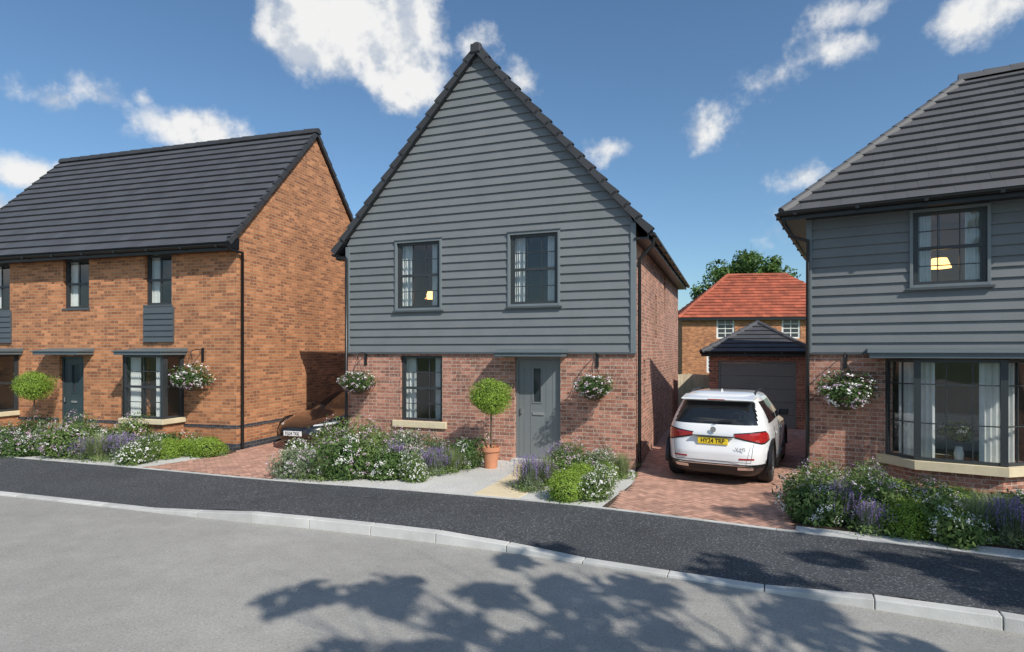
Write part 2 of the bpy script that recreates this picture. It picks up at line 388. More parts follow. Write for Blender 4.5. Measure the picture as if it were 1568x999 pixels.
# ================================================================ MAIN HOUSE
def main_house():
    h=empty('clad_gable_house',(2.40,11.55,0),math.radians(-20.4))
    W=6.667; D=9.9; O=V((-W,0,0)); F=-Y
    s=lambda u: W-u
    ze=4.86; zr=8.66; zc=2.27
    winG=(s(5.26),s(4.20),.75,2.21); dr=(s(2.50),s(1.506),.03,2.19)
    wall('front_wall',h,O,X,F,W,0,zc,[winG,dr],'brickM')
    mb=MB()
    for a,b in ((0,dr[0]-.02),(dr[1]+.02,W+.02)): mb.box(-W+a,-W+b,-.022,0,0,.36)
    mb.obj('plinth',['brickM'],h)
    w1=(s(5.32),s(4.24),3.27,4.74); w2=(s(2.59),s(1.55),3.29,4.74)
    def bounds(z):
        if z<=ze: return (.0,W)
        t=(z-ze)/(zr-ze); return (W/2*t, W-W/2*t)
    wall('upper_wall_core',h,O+Y*.02,X,F,W,zc,ze,[w1,w2],'clad',tops=None)
    cladding('cladding',h,O,X,F,bounds,zc+.02,zr,[w1,w2])
    mb=MB(); 
    mb.box(-W-.03,-W+.075,-.058,.02,zc,ze-.12); mb.box(-.075,.03,-.058,.02,zc,ze-.05)
    for w in (w1,w2):
        a,b,c,d=w; a-=W;b-=W; t=.05
        mb.box(a-t,a,-.062,.0,c-t,d+t);mb.box(b,b+t,-.062,.0,c-t,d+t);mb.box(a,b,-.062,.0,d,d+t);mb.box(a,b,-.062,.0,c-t,c)
    mb.obj('corner_and_window_trim',['trim'],h,bevel=.004)
    mb=MB()
    for w in (w1,w2):
        a,b,c,d=w; a-=W;b-=W; mb.box(a-.09,b+.09,-.085,-.0,c-.085,c-.052); mb.box(a-.06,b+.06,-.078,0,d+.052,d+.07)
    mb.box(-W-.03,.03,-.055,0,zc-.02,zc+.018)
    mb.obj('trim_drips',['trimD'],h)
    window(h,O,X,F,*winG,setback=.075,cols=3,rows=1)
    window(h,O,X,F,*w1,setback=.0,cols=3,rows=1,lamp=(w1[1]-.40,.35,3.60))
    window(h,O,X,F,*w2,setback=.0,cols=3,rows=1)
    mb=MB(); mb.box(-5.44,-4.09,-.05,.06,.60,.748); mb.obj('window_sill',['stone'],h,bevel=.01)
    door(h,O,X,F,*dr[:2],dr[3],'doorgrey')
    canopy(h,O,X,F,s(2.80),s(1.36),.42,2.2)
    sw=[(1.2,1.55,1.05,2.12),(3.3,3.65,2.62,3.7),(5.3,5.75,3.48,4.5)]
    wall('side_wall',h,(0,0,0),Y,X,D,0,ze-.1,sw,'brickM')
    for k in sw: window(h,(0,0,0),Y,X,*k,setback=.07,cols=1,rows=0,mid=False,curt=False,room=False)
    wall('left_wall',h,(-W,0,0),Y,-X,D,0,ze-.1,[],'brickM')
    wall('rear_wall',h,(-W,D,0),X,Y,W,0,ze,[],'brickM',tops=[(0,ze),(W,ze),(W/2,zr)])
    ov=.30; dx=W/2+ov; pitch=(zr-ze)/(W/2); zt=zr+.10; zl=zt-pitch*dx; L=math.hypot(dx,zt-zl)
    tiles('roof_tiles_right',h,(ov,-.10,zl),Y,(-dx,0,zt-zl),D+.2,L,'tile',seed=2)
    tiles('roof_tiles_left',h,(-W-ov,-.10,zl),Y,(dx,0,zt-zl),D+.2,L,'tile',seed=3)
    ridge_caps('ridge_tiles',h,(-W/2,-.13,zt+.03),(-W/2,D+.1,zt+.03),'verge',.13,.10)
    mb=MB(); n=16
    for sg,x0 in ((1,-W-ov),(-1,ov)):
        for i in range(n):
            d=V((sg*dx,0,zt-zl)).normalized(); up=V((-sg*d.z,0,abs(d.x))) 
            a=V((x0,0,zl))+d*(L*i/n-.02); b=V((x0,0,zl))+d*(L*(i+1)/n+.03)
            ha,hb=.100,.048
            pts=[]
            for y in (-.15,-.02):
                pts.append([a+Y*y-up*.055,b+Y*y-up*.07,b+Y*y+up*hb,a+Y*y+up*ha])
            mb.hexa([pts[0][0],pts[0][1],pts[1][1],pts[1][0],pts[0][3],pts[0][2],pts[1][2],pts[1][3]])
    mb.obj('verge_units',['verge'],h)
    mb=MB(); mb.box(-W/2-.12,-W/2+.12,-.18,-.05,zt-.10,zt+.10); mb.obj('ridge_end_cap',['verge'],h,bevel=.03)
    mb=MB()
    for x0,x1 in ((.0,ov-.02),(-W-ov+.02,-W)):
        mb.box(x0,x1,-.08,D+.05,zl-.14,zl-.10)
    mb.box(ov-.045,ov-.02,-.09,D+.06,zl-.16,zl-.01); mb.box(-W-ov+.02,-W-ov+.045,-.09,D+.06,zl-.16,zl-.01)
    mb.obj('fascia_soffit',['black'],h)
    gutter('gutter_right',h,(ov+.04,-.1,zl-.03),(ov+.04,D+.1,zl-.03)); gutter('gutter_left',h,(-W-ov-.04,-.1,zl-.03),(-W-ov-.04,D+.1,zl-.03))
    tube('downpipe_right',[(ov+.04,.12,zl-.08),(ov+.04,.12,zl-.22),(.07,.14,zl-.5),(.07,.14,.05)],.036,'black',h)
    tube('downpipe_left',[(-W-ov-.0,-.02,zl-.08),(-W-.22,-.02,zl-.16),(-W+.02,-.095,zl-.17),(-W+.02,-.095,.05)],.034,'black',h)
    return h
# ================================================================ LEFT HOUSE
def left_house():
    h=empty('orange_brick_house',(-6.41,13.75,0),math.radians(-16.1))
    W=9.4; D=6.1; O=V((-W,0,0)); F=-Y; s=lambda u:W-u; ze=5.02; zr=8.36
    bay=(1.51,2.70)
    u1=(s(2.70),s(1.88),3.44,4.66);u2=(s(5.37),s(4.50),3.41,4.66);u3=(s(8.14),s(7.27),3.41,4.66)
    dr=(s(5.50),s(4.68),.03,2.18); bh=(s(bay[1]-.06),s(bay[0]+.06),.7,2.2); bh2=(s(7.99),s(7.01),.7,2.2)
    wall('front_wall',h,O,X,F,W,0,ze,[u1,u2,u3,dr,bh,bh2],'brickL')
    wall('gable_wall',h,(0,0,0),Y,X,D,0,ze,[],'brickL',tops=[(0,ze),(D,ze),(D/2,zr)])
    wall('left_gable_wall',h,(-W,0,0),Y,-X,D,0,ze,[],'brickL',tops=[(0,ze),(D,ze),(D/2,zr)])
    wall('rear_wall',h,(-W,D,0),X,Y,W,0,ze,[],'brickL')
    for a in (.50,.0):
        mb=MB(); 
        for x0,x1 in ((-W,-5.54),(-4.64,.006)): mb.box(x0,x1,-.006,.0,a,a+(.075 if a else .15))
        mb.box(0,.006,0,D,a,a+(.075 if a else .15)); mb.obj('blue_brick_band',['brickD'],h)
    for k in (u1,u2,u3): window(h,O,X,F,*k,setback=.07,cols=2,rows=0)
    mb=MB(); 
    for k in (u1,u3): mb.box(k[0]-W-.0,k[1]-W+.08,-.03,.0,2.52,3.38)
    mb.obj('spandrel_panel',['trimD'],h); 
    mb=MB()
    for k in (u1,u3):
        for i in range(6): 
            z=2.53+i*.14; a,b=k[0]-W,k[1]-W+.08
            mb.hexa([(a,-.06,z),(b,-.06,z),(b,-.03,z),(a,-.03,z),(a,-.036,z+.135),(b,-.036,z+.135),(b,-.03,z+.135),(a,-.03,z+.135)])
    mb.obj('spandrel_boards',['trimD'],h)
    door(h,O,X,F,*dr[:2],dr[3],'doordark')
    canopy(h,O,X,F,s(5.85),s(4.35),.42,2.22); canopy(h,O,X,F,s(bay[1]+.12),s(bay[0]-.08),.74,2.22)
    canopy(h,O,X,F,s(8.3),s(6.8),.74,2.22)
    for (b0,b1) in (bay,(6.95,8.05)):
        p=.6; ox=-b1; w=b1-b0
        window(h,V((ox,-p,0)),X,F,0,w,.74,2.22,setback=0,cols=2,rows=1,room=False,mid=True,fm='frame')
        [c for c in h.children if c.name.startswith('window_glass')][-1].data.materials[0]=M['glass']
        window(h,V((-b0,-p+.0,0)),Y,X,.062,p,.74,2.22,setback=0,cols=1,rows=0,room=False,mid=True)
        [c for c in h.children if c.name.startswith('window_glass')][-1].data.materials[0]=M['glass']
        mb=MB(); mb.box(-b1,-b1+.05,-p,0,.74,2.22); mb.obj('bay_side',['frame'],h)
        mb=MB(); mb.box(-b1-.06,-b0+.06,-p-.07,0,.62,.738); mb.obj('bay_sill',['stone'],h,bevel=.01)
        mb=MB(); mb.box(-b1+.0,-b0,-p+.02,-.008,0,.62); mb.obj('bay_base',['brickL'],h)
        r=MB()
        a,b,c,d=-b1-.5,-b0+.4,.62,2.3
        for pts in ([(a,2,c),(b,2,c),(b,2,d),(a,2,d)],[(a,.1,c),(a,2,c),(a,2,d),(a,.1,d)],[(b,.1,c),(b,2,c),(b,2,d),(b,.1,d)],[(a,.1,c),(b,.1,c),(b,2,c),(a,2,c)],[(a,.1,d),(b,.1,d),(b,2,d),(a,2,d)]): r.poly(pts)
        r.obj('room_interior',['room'],h)
        for sg,e in ((1,-b1+.06),(-1,-b0-.06)):
            c_=MB()
            for i in range(20):
                f=lambda k:(e+sg*.3*k/20,-p+.16+.025*math.sin(k*1.6))
                (xa,ya),(xb,yb)=f(i),f(i+1); c_.poly([(xa,ya,.75),(xb,yb,.75),(xb,yb,2.2),(xa,ya,2.2)])
            c_.obj('curtain',['curtain'],h,True)
    mb=MB()
    for k in (u1,u2,u3): mb.box(k[0]-W-.03,k[1]-W+.03,-.02,.05,k[2]-.05,k[2]-.002)
    mb.obj('upper_sills',['trimD'],h)
    ov=.32; pit=(zr-ze)/(D/2); zt=zr+.10; dy=D/2+ov; zl=zt-pit*dy; L=math.hypot(dy,zt-zl)
    tiles('roof_tiles_front',h,(-W-.1,-ov,zl),X,(0,dy,zt-zl),W+.18,L,'tile',tw=.33,ex=.31,th=.045,seed=5)
    tiles('roof_tiles_rear',h,(-W-.1,D+ov,zl),X,(0,-dy,zt-zl),W+.18,L,'tile',tw=.33,ex=.31,seed=6)
    ridge_caps('ridge_tiles',h,(-W-.12,D/2,zt+.03),(.10,D/2,zt+.03),'verge',.13,.10)
    mb=MB()
    for xx in (.03,-W-.11):
        for sg,y0 in ((1,-ov),(-1,D+ov)):
            d=V((0,sg*dy,zt-zl)).normalized(); up=V((0,-sg*d.z,abs(d.y))); a=V((xx,y0,zl)); b=a+d*L
            for i in range(15):
                p=a+d*(L*i/15); q=a+d*(L*(i+1)/15+.02); w=X*.07
                mb.hexa([p-up*.05,p+w-up*.05,q+w-up*.06,q-up*.06,p+up*.072,p+w+up*.072,q+w+up*.035,q+up*.035])
    mb.obj('verge_units',['verge'],h)
    mb=MB(); mb.box(-W-.05,.05,-ov+.02,0,zl-.14,zl-.10); mb.box(-W-.08,.08,-ov+.0,-ov+.02,zl-.16,zl-.01)
    mb.box(0,.08,-ov+.02,-.0,zl-.10,zl+.16); mb.obj('fascia_soffit',['black'],h)
    gutter('gutter_front',h,(-W-.1,-ov-.05,zl-.03),(.1,-ov-.05,zl-.03))
    tube('downpipe',[(.07,-ov-.04,zl-.07),(.075,-ov+.0,zl-.14),(.075,.11,zl-.16),(.075,.11,.05)],.036,'black',h)
    return h
# ================================================================ RIGHT HOUSE
def right_house():
    h=empty('hipped_roof_clad_house',(5.66,11.3,0),math.radians(-30.9))
    W=8.6; D=5.42; F=-Y; O=V((0,0,0)); ze=4.93; zc=2.27
    w1=(1.66,2.69,3.47,4.74); w2=(4.6,5.6,3.47,4.74)
    op=(1.36,3.20,.5,2.16)
    wall('front_wall',h,O,X,F,W,0,zc,[op,(4.8,5.8,.03,2.16)],'brickM',depth=.12)
    wall('upper_wall_core',h,O+Y*.02,X,F,W,zc,ze,[w1,w2],'clad')
    cladding('cladding',h,O,X,F,lambda z:(0,W),zc+.02,ze-.03,[w1,w2])
    wall('left_wall',h,O,Y,-X,D,0,ze,[],'brickM'); wall('right_wall',h,(W,0,0),Y,X,D,0,ze,[],'brickM'); wall('rear_wall',h,(0,D,0),X,Y,W,0,ze,[],'brickM')
    mb=MB(); mb.box(-.03,.07,-.06,.02,zc,ze-.05)
    for w in (w1,w2):
        a,b,c,d=w;t=.05
        mb.box(a-t,a,-.062,.0,c-t,d+t);mb.box(b,b+t,-.062,.0,c-t,d+t);mb.box(a,b,-.062,.0,d,d+t);mb.box(a,b,-.062,.0,c-t,c)
    mb.obj('corner_and_window_trim',['trim'],h,bevel=.004)
    mb=MB(); mb.box(-.03,W,-.055,0,zc-.02,zc+.018)
    for w in (w1,w2): mb.box(w[0]-.1,w[1]+.1,-.09,0,w[2]-.09,w[2]-.052)
    mb.obj('trim_drips',['trimD'],h)
    window(h,O,X,F,*w1,setback=0,cols=3,rows=1,lamp=((w1[0]+w1[1])/2-.05,.9,3.95))
    window(h,O,X,F,*w2,setback=0,cols=3,rows=1)
    door(h,O,X,F,4.8,5.8,2.16,'doorgrey')
    p=.45; A0=V((1.25,0,0));A1=V((1.70,-p,0));A2=V((2.85,-p,0));A3=V((3.30,0,0)); z0,z1=.46,2.17
    for a,b in ((A0,A1),(A1,A2),(A2,A3)):
        d=(b-a); L=d.length; d.normalize(); n=V((d.y,-d.x,0))
        window(h,a,d,n,0.0,L,z0,z1,setback=0,cols=(3 if L>.8 else 2),rows=0,mid=False,room=False,fw=.05)
        [c for c in h.children if c.name.startswith('window_glass')][-1].data.materials[0]=M['glass']
        q=MB(); zq=z1-.42; q.bb(a,d,n,.05,L-.05,-.05,-.006,zq-.009,zq+.009); q.bb(a,d,n,.05,L-.05,-.05,-.006,z0+.62,z0+.638); q.obj('transom',['frame'],h)
    q=MB()
    for c in (A1,A2): q.box(c.x-.05,c.x+.05,c.y-.012,c.y+.08,z0,z1)
    q.obj('bay_posts',['frame'],h)
    def prism(name,off,za,zb,mat,bev=0):
        m=MB(); pts=[V((A0.x-off*1.6,0,0)),V((A1.x-off*.5,A1.y-off,0)),V((A2.x+off*.5,A2.y-off,0)),V((A3.x+off*1.6,0,0))]
        lo=[q+Z*za for q in pts]; hi=[q+Z*zb for q in pts]
        m.poly(lo);m.poly(hi)
        acc=0
        for i in range(3):
            L=(pts[i+1]-pts[i]).length
            m.poly([lo[i],lo[i+1],hi[i+1],hi[i]],0,[(acc,za),(acc+L,za),(acc+L,zb),(acc,zb)]); acc+=L
        return m.obj(name,[mat],h,bevel=bev)
    prism('bay_base',-.02,0,.31,'brickM'); prism('bay_sill',.09,.31,.455,'stone',.01)
    canopy(h,O,X,F,1.0,3.55,.62,2.19,.11)
    canopy(h,O,X,F,4.5,6.1,.42,2.19)
    r=MB(); a,b,c,d=.9,3.7,.46,2.25
    for pts in ([(a,2.6,c),(b,2.6,c),(b,2.6,d),(a,2.6,d)],[(a,.12,c),(a,2.6,c),(a,2.6,d),(a,.12,d)],[(b,.12,c),(b,2.6,c),(b,2.6,d),(b,.12,d)],[(a,.12,c),(b,.12,c),(b,2.6,c),(a,2.6,c)],[(a,.12,d),(b,.12,d),(b,2.6,d),(a,2.6,d)]): r.poly(pts)
    r.obj('room_interior',['room'],h)
    def curt(x0,y0,x1,y1):
        c_=MB(); n=V((-(y1-y0),x1-x0,0)).normalized(); K=24
        for i in range(K):
            f=lambda k:V((x0+(x1-x0)*k/K,y0+(y1-y0)*k/K,0))+n*.025*math.sin(k*1.6)
            pa,pb=f(i),f(i+1); c_.poly([pa+Z*.47,pb+Z*.47,pb+Z*2.15,pa+Z*2.15])
        c_.obj('curtain',['curtain'],h,True)
    curt(1.45,-.04,1.95,-.28); curt(2.55,-.28,3.05,-.04)
    q=MB(); q.box(1.9,2.9,1.0,1.7,.46,.75); q.box(1.9,2.9,1.6,1.8,.75,1.1); q.obj('sofa',['curtain'],h,bevel=.05)
    ov=.42; hd=3.11; zt=ze+2.98; zl=ze-.03; y1=-ov+2*hd
    sl=math.hypot(hd,zt-zl); c0=V((-ov,-ov,zl))
    xr=W+ov
    tiles('roof_tiles_front',h,c0,X,(0,hd,zt-zl),xr+ov,sl,'tileR',tw=.33,ex=.29,th=.045,seed=8,clips=[(c0,V((-1,1,0))),(V((xr,-ov,zl)),V((1,1,0)))])
    tiles('roof_tiles_left',h,c0,Y,(hd,0,zt-zl),2*hd,sl,'tileR',tw=.33,ex=.29,th=.045,seed=9,clips=[(c0,V((1,-1,0))),(V((-ov,y1,zl)),V((1,1,0)))])
    tiles('roof_tiles_rear',h,(-ov,y1,zl),X,(0,-hd,zt-zl),xr+ov,sl,'tileR',tw=.33,ex=.29,seed=10,clips=[(V((-ov,y1,zl)),V((-1,-1,0))),(V((xr,y1,zl)),V((1,-1,0)))])
    ap=V((-ov+hd,-ov+hd,zt+.03)); ap2=V((xr-hd,-ov+hd,zt+.03))
    ridge_caps('ridge_tiles',h,ap-X*.1,ap2,'tileR',.13,.10)
    ridge_caps('hip_tiles',h,c0+Z*.05,ap+Z*.0,'tileR',.09,.06,.36)
    ridge_caps('hip_tiles_rear',h,V((-ov,y1,zl+.03)),ap,'tileR',.11,.08,.36)
    mb=MB(); mb.box(-ov+.02,xr,-ov+.02,-.0,zl-.10,zl-.06); mb.box(-ov+.02,0,0,y1-.02,zl-.10,zl-.06)
    mb.box(-ov,xr,-ov,-ov+.02,zl-.13,zl+.02); mb.box(-ov,-ov+.02,-ov+.02,y1,zl-.13,zl+.02); mb.obj('fascia_soffit',['black'],h)
    gutter('gutter_front',h,(-ov-.06,-ov-.055,zl-.0),(xr,-ov-.055,zl-.0)); gutter('gutter_left',h,(-ov-.055,-ov-.06,zl-.0),(-ov-.055,y1,zl-.0))
    tube('downpipe',[(-ov+.03,-ov+.05,zl-.05),(-ov+.03,-ov+.05,zl-.2),(-.25,-.2,zl-.42),(.0,-.10,zl-.5),(.0,-.10,.05)],.036,'black',h)
    return h
mh=main_house(); lh=left_house(); rh=right_house()

# ================================================================ GARAGE
def garage():
    h=empty('brick_garage',(7.4,17.9,0),math.radians(-24)); w=1.36; F=-Y; O=V((-w,0,0)); D=5.6; ze=2.3
    wall('front_wall',h,O,X,F,2*w,0,ze,[(.27,2*w-.27,.0,2.0)],'brickM')
    wall('left_wall',h,O,Y,-X,D,0,ze,[],'brickM'); wall('right_wall',h,(w,0,0),Y,X,D,0,ze,[],'brickM'); wall('rear_wall',h,(-w,D,0),X,Y,2*w,0,ze,[],'brickM')
    mb=MB()
    a,b=-w+.27,w-.27
    mb.box(a,a+.05,.02,.08,0,2.0);mb.box(b-.05,b,.02,.08,0,2.0);mb.box(a+.05,b-.05,.02,.08,1.95,2.0)
    for i in range(5): mb.box(a+.05,b-.05,.05,.08,.01+i*.388,.01+i*.388+.38)
    mb.obj('garage_door',['garage'],h,bevel=.006)
    mb=MB(); mb.box(-.08,.08,.02,.05,.55,.6); mb.obj('door_handle',['black'],h)
    ov=.22; hd=w+ov; zt=ze+.92; zl=ze-.02; y1=D+ov; c0=V((-hd,-ov,zl)); c1=V((hd,-ov,zl)); sl=math.hypot(hd,zt-zl)
    tiles('roof_front',h,c0,X,(0,hd,zt-zl),2*hd,sl,'tile',ex=.26,clips=[(c0,V((-1,1,0))),(c1,V((1,1,0)))],seed=11)
    tiles('roof_left',h,c0,Y,(hd,0,zt-zl),y1+ov,sl,'tile',ex=.26,clips=[(c0,V((1,-1,0))),(V((-hd,y1,zl)),V((1,1,0)))],seed=12)
    tiles('roof_right',h,c1,Y,(-hd,0,zt-zl),y1+ov,sl,'tile',ex=.26,clips=[(c1,V((-1,-1,0))),(V((hd,y1,zl)),V((-1,1,0)))],seed=13)
    ap=V((0,-ov+hd,zt+.02)); ridge_caps('ridge',h,ap,V((0,y1-hd,zt+.02)),'tile'); ridge_caps('hip',h,c0+Z*.02,ap,'tile',.09,.06); ridge_caps('hip2',h,c1+Z*.02,ap,'tile',.09,.06)
    mb=MB(); mb.box(-hd,hd,-ov,-ov+.02,zl-.13,zl+.01); mb.box(-hd,hd,-ov+.02,-.0,zl-.09,zl-.06)
    mb.box(-hd,-hd+.02,-ov+.02,y1,zl-.13,zl+.01); mb.box(hd-.02,hd,-ov+.02,y1,zl-.13,zl+.01)
    mb.obj('fascia',['black'],h)
    gutter('gutter',h,(-hd-.03,-ov-.05,zl),(hd+.03,-ov-.05,zl),.05)
garage()
# ================================================================ BACKGROUND HOUSE
def bg_house():
    h=empty('red_roofed_house',(16.2,47,0),math.radians(-7)); F=-Y
    W=14;x0=-2.6; D=9; ze=5.0; O=V((x0,0,0))
    ws=[(2.65,4.05,3.3,4.9),(7.6,9.0,3.3,4.9),(1.9,3.4,.6,2.0),(6.6,8.4,.5,2.2)]
    wall('front_wall',h,O,X,F,W,0,ze,ws,'brickL'); wall('left_wall',h,O,Y,-X,D,0,ze,[],'brickL'); wall('right_wall',h,(x0+W,0,0),Y,X,D,0,ze,[],'brickL')
    wall('rear_wall',h,(x0,D,0),X,Y,W,0,ze,[],'brickL')
    for k in ws: window(h,O,X,F,*k,setback=.06,room=False,cols=2,rows=1,fm='curtain',fw=.12,thin=.03)
    ov=.4;hd=D/2+ov;zl=ze-.05;zt=zl+3.9;sl=math.hypot(hd,zt-zl);a=x0-ov;b=x0+W+ov;c0=V((a,-ov,zl));c1=V((b,-ov,zl));y1=D+ov
    tiles('roof_front',h,c0,X,(0,hd,zt-zl),b-a,sl,'tileRed',tw=.5,ex=.42,th=.06,clips=[(c0,V((-1,1,0))),(c1,V((1,1,0)))],seed=21)
    tiles('roof_left',h,c0,Y,(hd,0,zt-zl),y1+ov,sl,'tileRed',tw=.5,ex=.42,th=.06,clips=[(c0,V((1,-1,0))),(V((a,y1,zl)),V((1,1,0)))],seed=22)
    tiles('roof_right',h,c1,Y,(-hd,0,zt-zl),y1+ov,sl,'tileRed',tw=.5,ex=.42,th=.06,clips=[(c1,V((-1,-1,0))),(V((b,y1,zl)),V((-1,1,0)))],seed=23)
    ridge_caps('ridge',h,(a+hd,-ov+hd,zt+.03),(b-hd,-ov+hd,zt+.03),'tileRed',.18,.14); ridge_caps('hip',h,c0+Z*.03,(a+hd,-ov+hd,zt+.03),'tileRed',.16,.12)
    mb=MB(); mb.box(a,b,-ov,-ov+.03,zl-.2,zl); mb.box(a,b,-ov+.03,0,zl-.12,zl-.08); mb.obj('fascia',['black'],h)
bg_house()
# fence
mb=MB(); r=random.Random(5)
x=0
while x<9:
    mb.box(x,x+.12,0,.02+r.uniform(0,.006),0.03,1.38+r.uniform(-.01,.01)); x+=.128
for z in (.3,1.1): mb.box(0,9,.03,.07,z,z+.08)
for i in range(5): mb.box(i*2.2,i*2.2+.09,.03,.12,0,1.4)
f=mb.obj('timber_fence',['wood']); f.location=(4.9,24.2,0); f.rotation_euler=(0,0,math.radians(-12))

# ================================================================ GROUND
def sheet(name,pts,z,mat):
    mb=MB(); mb.poly([(x,y,z) for x,y in pts]); return mb.obj(name,[mat])
sheet('ground',[(-300,-300),(300,-300),(300,400),(-300,400)],-.09,'grass')
K=[(-42,20.5),(-30,16.6),(-20,13.3),(-14,11.35),(-8.27,9.54),(-4.77,8.40),(-3.95,8.14),(-2.0,7.55),(-.34,6.95),(.34,6.67),(1.46,6.15),(2.32,5.77),(3.08,5.42),(3.88,5.03),(4.3,4.82),(5.6,4.12),(8,2.7),(12,0.2),(18,-4)]
B=[(-42,23.5),(-30,19.4),(-20,15.9),(-14,13.85),(-11.2,12.9),(-7.54,11.68),(-4.4,10.55),(-2.02,9.85),(.46,9.0),(1.35,8.62),(2.46,8.07),(3.55,7.52),(4.82,6.95),(5.71,6.5),(7.4,5.55),(9.6,4.2),(13.6,1.7),(19.6,-2.4)]
def resample(P,step):
    P=[V((x,y,0)) for x,y in P]
    out=[]
    for i in range(len(P)-1):
        p0=P[max(i-1,0)];p1=P[i];p2=P[i+1];p3=P[min(i+2,len(P)-1)]
        n=max(2,int((p2-p1).length/.1))
        for k in range(n):
            t=k/n; out.append(.5*((2*p1)+(p2-p0)*t+(2*p0-5*p1+4*p2-p3)*t*t+(3*p1-p0-3*p2+p3)*t**3))
    out.append(P[-1]); cum=[0]
    for a,b in zip(out[:-1],out[1:]): cum.append(cum[-1]+(b-a).length)
    n=int(cum[-1]/step); res=[]
    j=0
    for i in range(n+1):
        s=cum[-1]*i/n
        while j<len(cum)-2 and cum[j+1]<s: j+=1
        t=(s-cum[j])/max(1e-6,cum[j+1]-cum[j]); res.append(out[j].lerp(out[j+1],min(1,t)))
    return res
def kh(x):
    return float(np.interp(x,[-60,-4.8,-4.0,-.4,.35,2.7,3.5,60],[.0,.0,.095,.095,.0,.0,.085,.085]))
RZ=-.022
kp=resample(K,.915)
mb=MB(); kw=.145; backs=[]
for a,b in zip(kp[:-1],kp[1:]):
    d=(b-a).normalized(); n=V((-d.y,d.x,0)); 
    if n.y<0:n=-n
    a2=a+d*.004;b2=b-d*.004
    ha,hb=kh(a.x)+.006,kh(b.x)+.006
    mb.hexa([a2+Z*-.1,b2+Z*-.1,b2+n*kw+Z*-.1,a2+n*kw+Z*-.1,a2+n*.012+Z*ha,b2+n*.012+Z*hb,b2+n*kw+Z*hb,a2+n*kw+Z*ha])
mb.obj('kerb',['kerb'],None,bevel=.008)
fk=resample(K,.3); fb=resample(B,.3); n=min(len(fk),len(fb))
def at(L,t):
    i=t*(len(L)-1); k=min(int(i),len(L)-2); return L[k].lerp(L[k+1],i-k)
mb=MB(); NN=220
rows=[]
for i in range(NN+1):
    a=at(fk,i/NN); b=at(fb,i/NN)
    d=(at(fk,min(1,i/NN+.003))-at(fk,max(0,i/NN-.003))).normalized(); nn=V((-d.y,d.x,0)); a=a+nn*(kw-.01)
    h=kh(a.x)
    rows.append([a+Z*(h-.001),a.lerp(b,.35)+Z*(h*.75+.002),b+Z*.008])
for i in range(NN):
    for j in range(2): mb.poly([rows[i][j],rows[i+1][j],rows[i+1][j+1],rows[i][j+1]])
mb.obj('footpath',['path'],None,True)
rd=[(p.x,p.y) for p in fk]; 
sheet('road',[(-42,-30),(30,-30),(30,-4)]+[(x,y+.02) for x,y in reversed(rd)],RZ,'road')
bp=resample(B,.9); mb=MB()
for a,b in zip(bp[:-1],bp[1:]):
    d=(b-a).normalized(); n=V((-d.y,d.x,0)); a2=a+d*.003;b2=b-d*.003
    mb.hexa([a2-Z*.05,b2-Z*.05,b2+n*.06-Z*.05,a2+n*.06-Z*.05,a2+Z*.02,b2+Z*.02,b2+n*.06+Z*.02,a2+n*.06+Z*.02])
mb.obj('path_edging',['kerb'],None,bevel=.004)
bl=[(p.x,p.y) for p in fb if -30<p.x<16]
sheet('garden_ground',bl+[(30,30),(-30,34)],-.004,'soil')
sheet('gravel_bed',[(-4.35,10.6),(-2.02,9.9),(.46,9.05),(1.3,8.7),(2.2,10.5),(2.4,11.55),(-3.85,13.87),(-4.1,11.8)],.002,'gravel')
sheet('gravel_strip',[(-13,13.6),(-11.2,12.95),(-7.54,11.75),(-7.3,11.7),(-6.4,13.2),(-13,15.4)],.002,'gravel')
sheet('gravel_verge',[(3.62,7.55),(4.82,7.0),(5.71,6.55),(7.4,5.6),(9.6,4.3),(12,6.5),(5.5,11.0),(4.3,9.1)],.002,'soil')
sheet('gravel_edge',[(3.62,7.56),(4.82,7.01),(5.71,6.56),(7.4,5.61),(9.6,4.3),(9.9,4.6),(7.6,5.95),(5.9,6.85),(4.95,7.25),(3.75,7.8)],.006,'gravel')
slab=MB(); 
sp=[(V((-.62,9.52,0)),V((.10,9.27,0))),(V((-.28,10.35,0)),V((.48,10.1,0))),(V((.02,11.2,0)),V((.82,10.92,0))),(V((.10,12.25,0)),V((1.02,11.93,0)))]
for (a,b),(c,d) in zip(sp[:-1],sp[1:]):
    slab.hexa([a-Z*.03,b-Z*.03,d-Z*.03,c-Z*.03,a+Z*.012+Y*.006,b+Z*.012+Y*.006,d+Z*.012-Y*.006,c+Z*.012-Y*.006])
slab.obj('garden_path',['slab'],None)
def inside(p,poly):
    x,y=p;c=False;n=len(poly)
    for i in range(n):
        x1,y1=poly[i];x2,y2=poly[(i+1)%n]
        if (y1>y)!=(y2>y) and x<(x2-x1)*(y-y1)/(y2-y1)+x1: c=not c
    return c
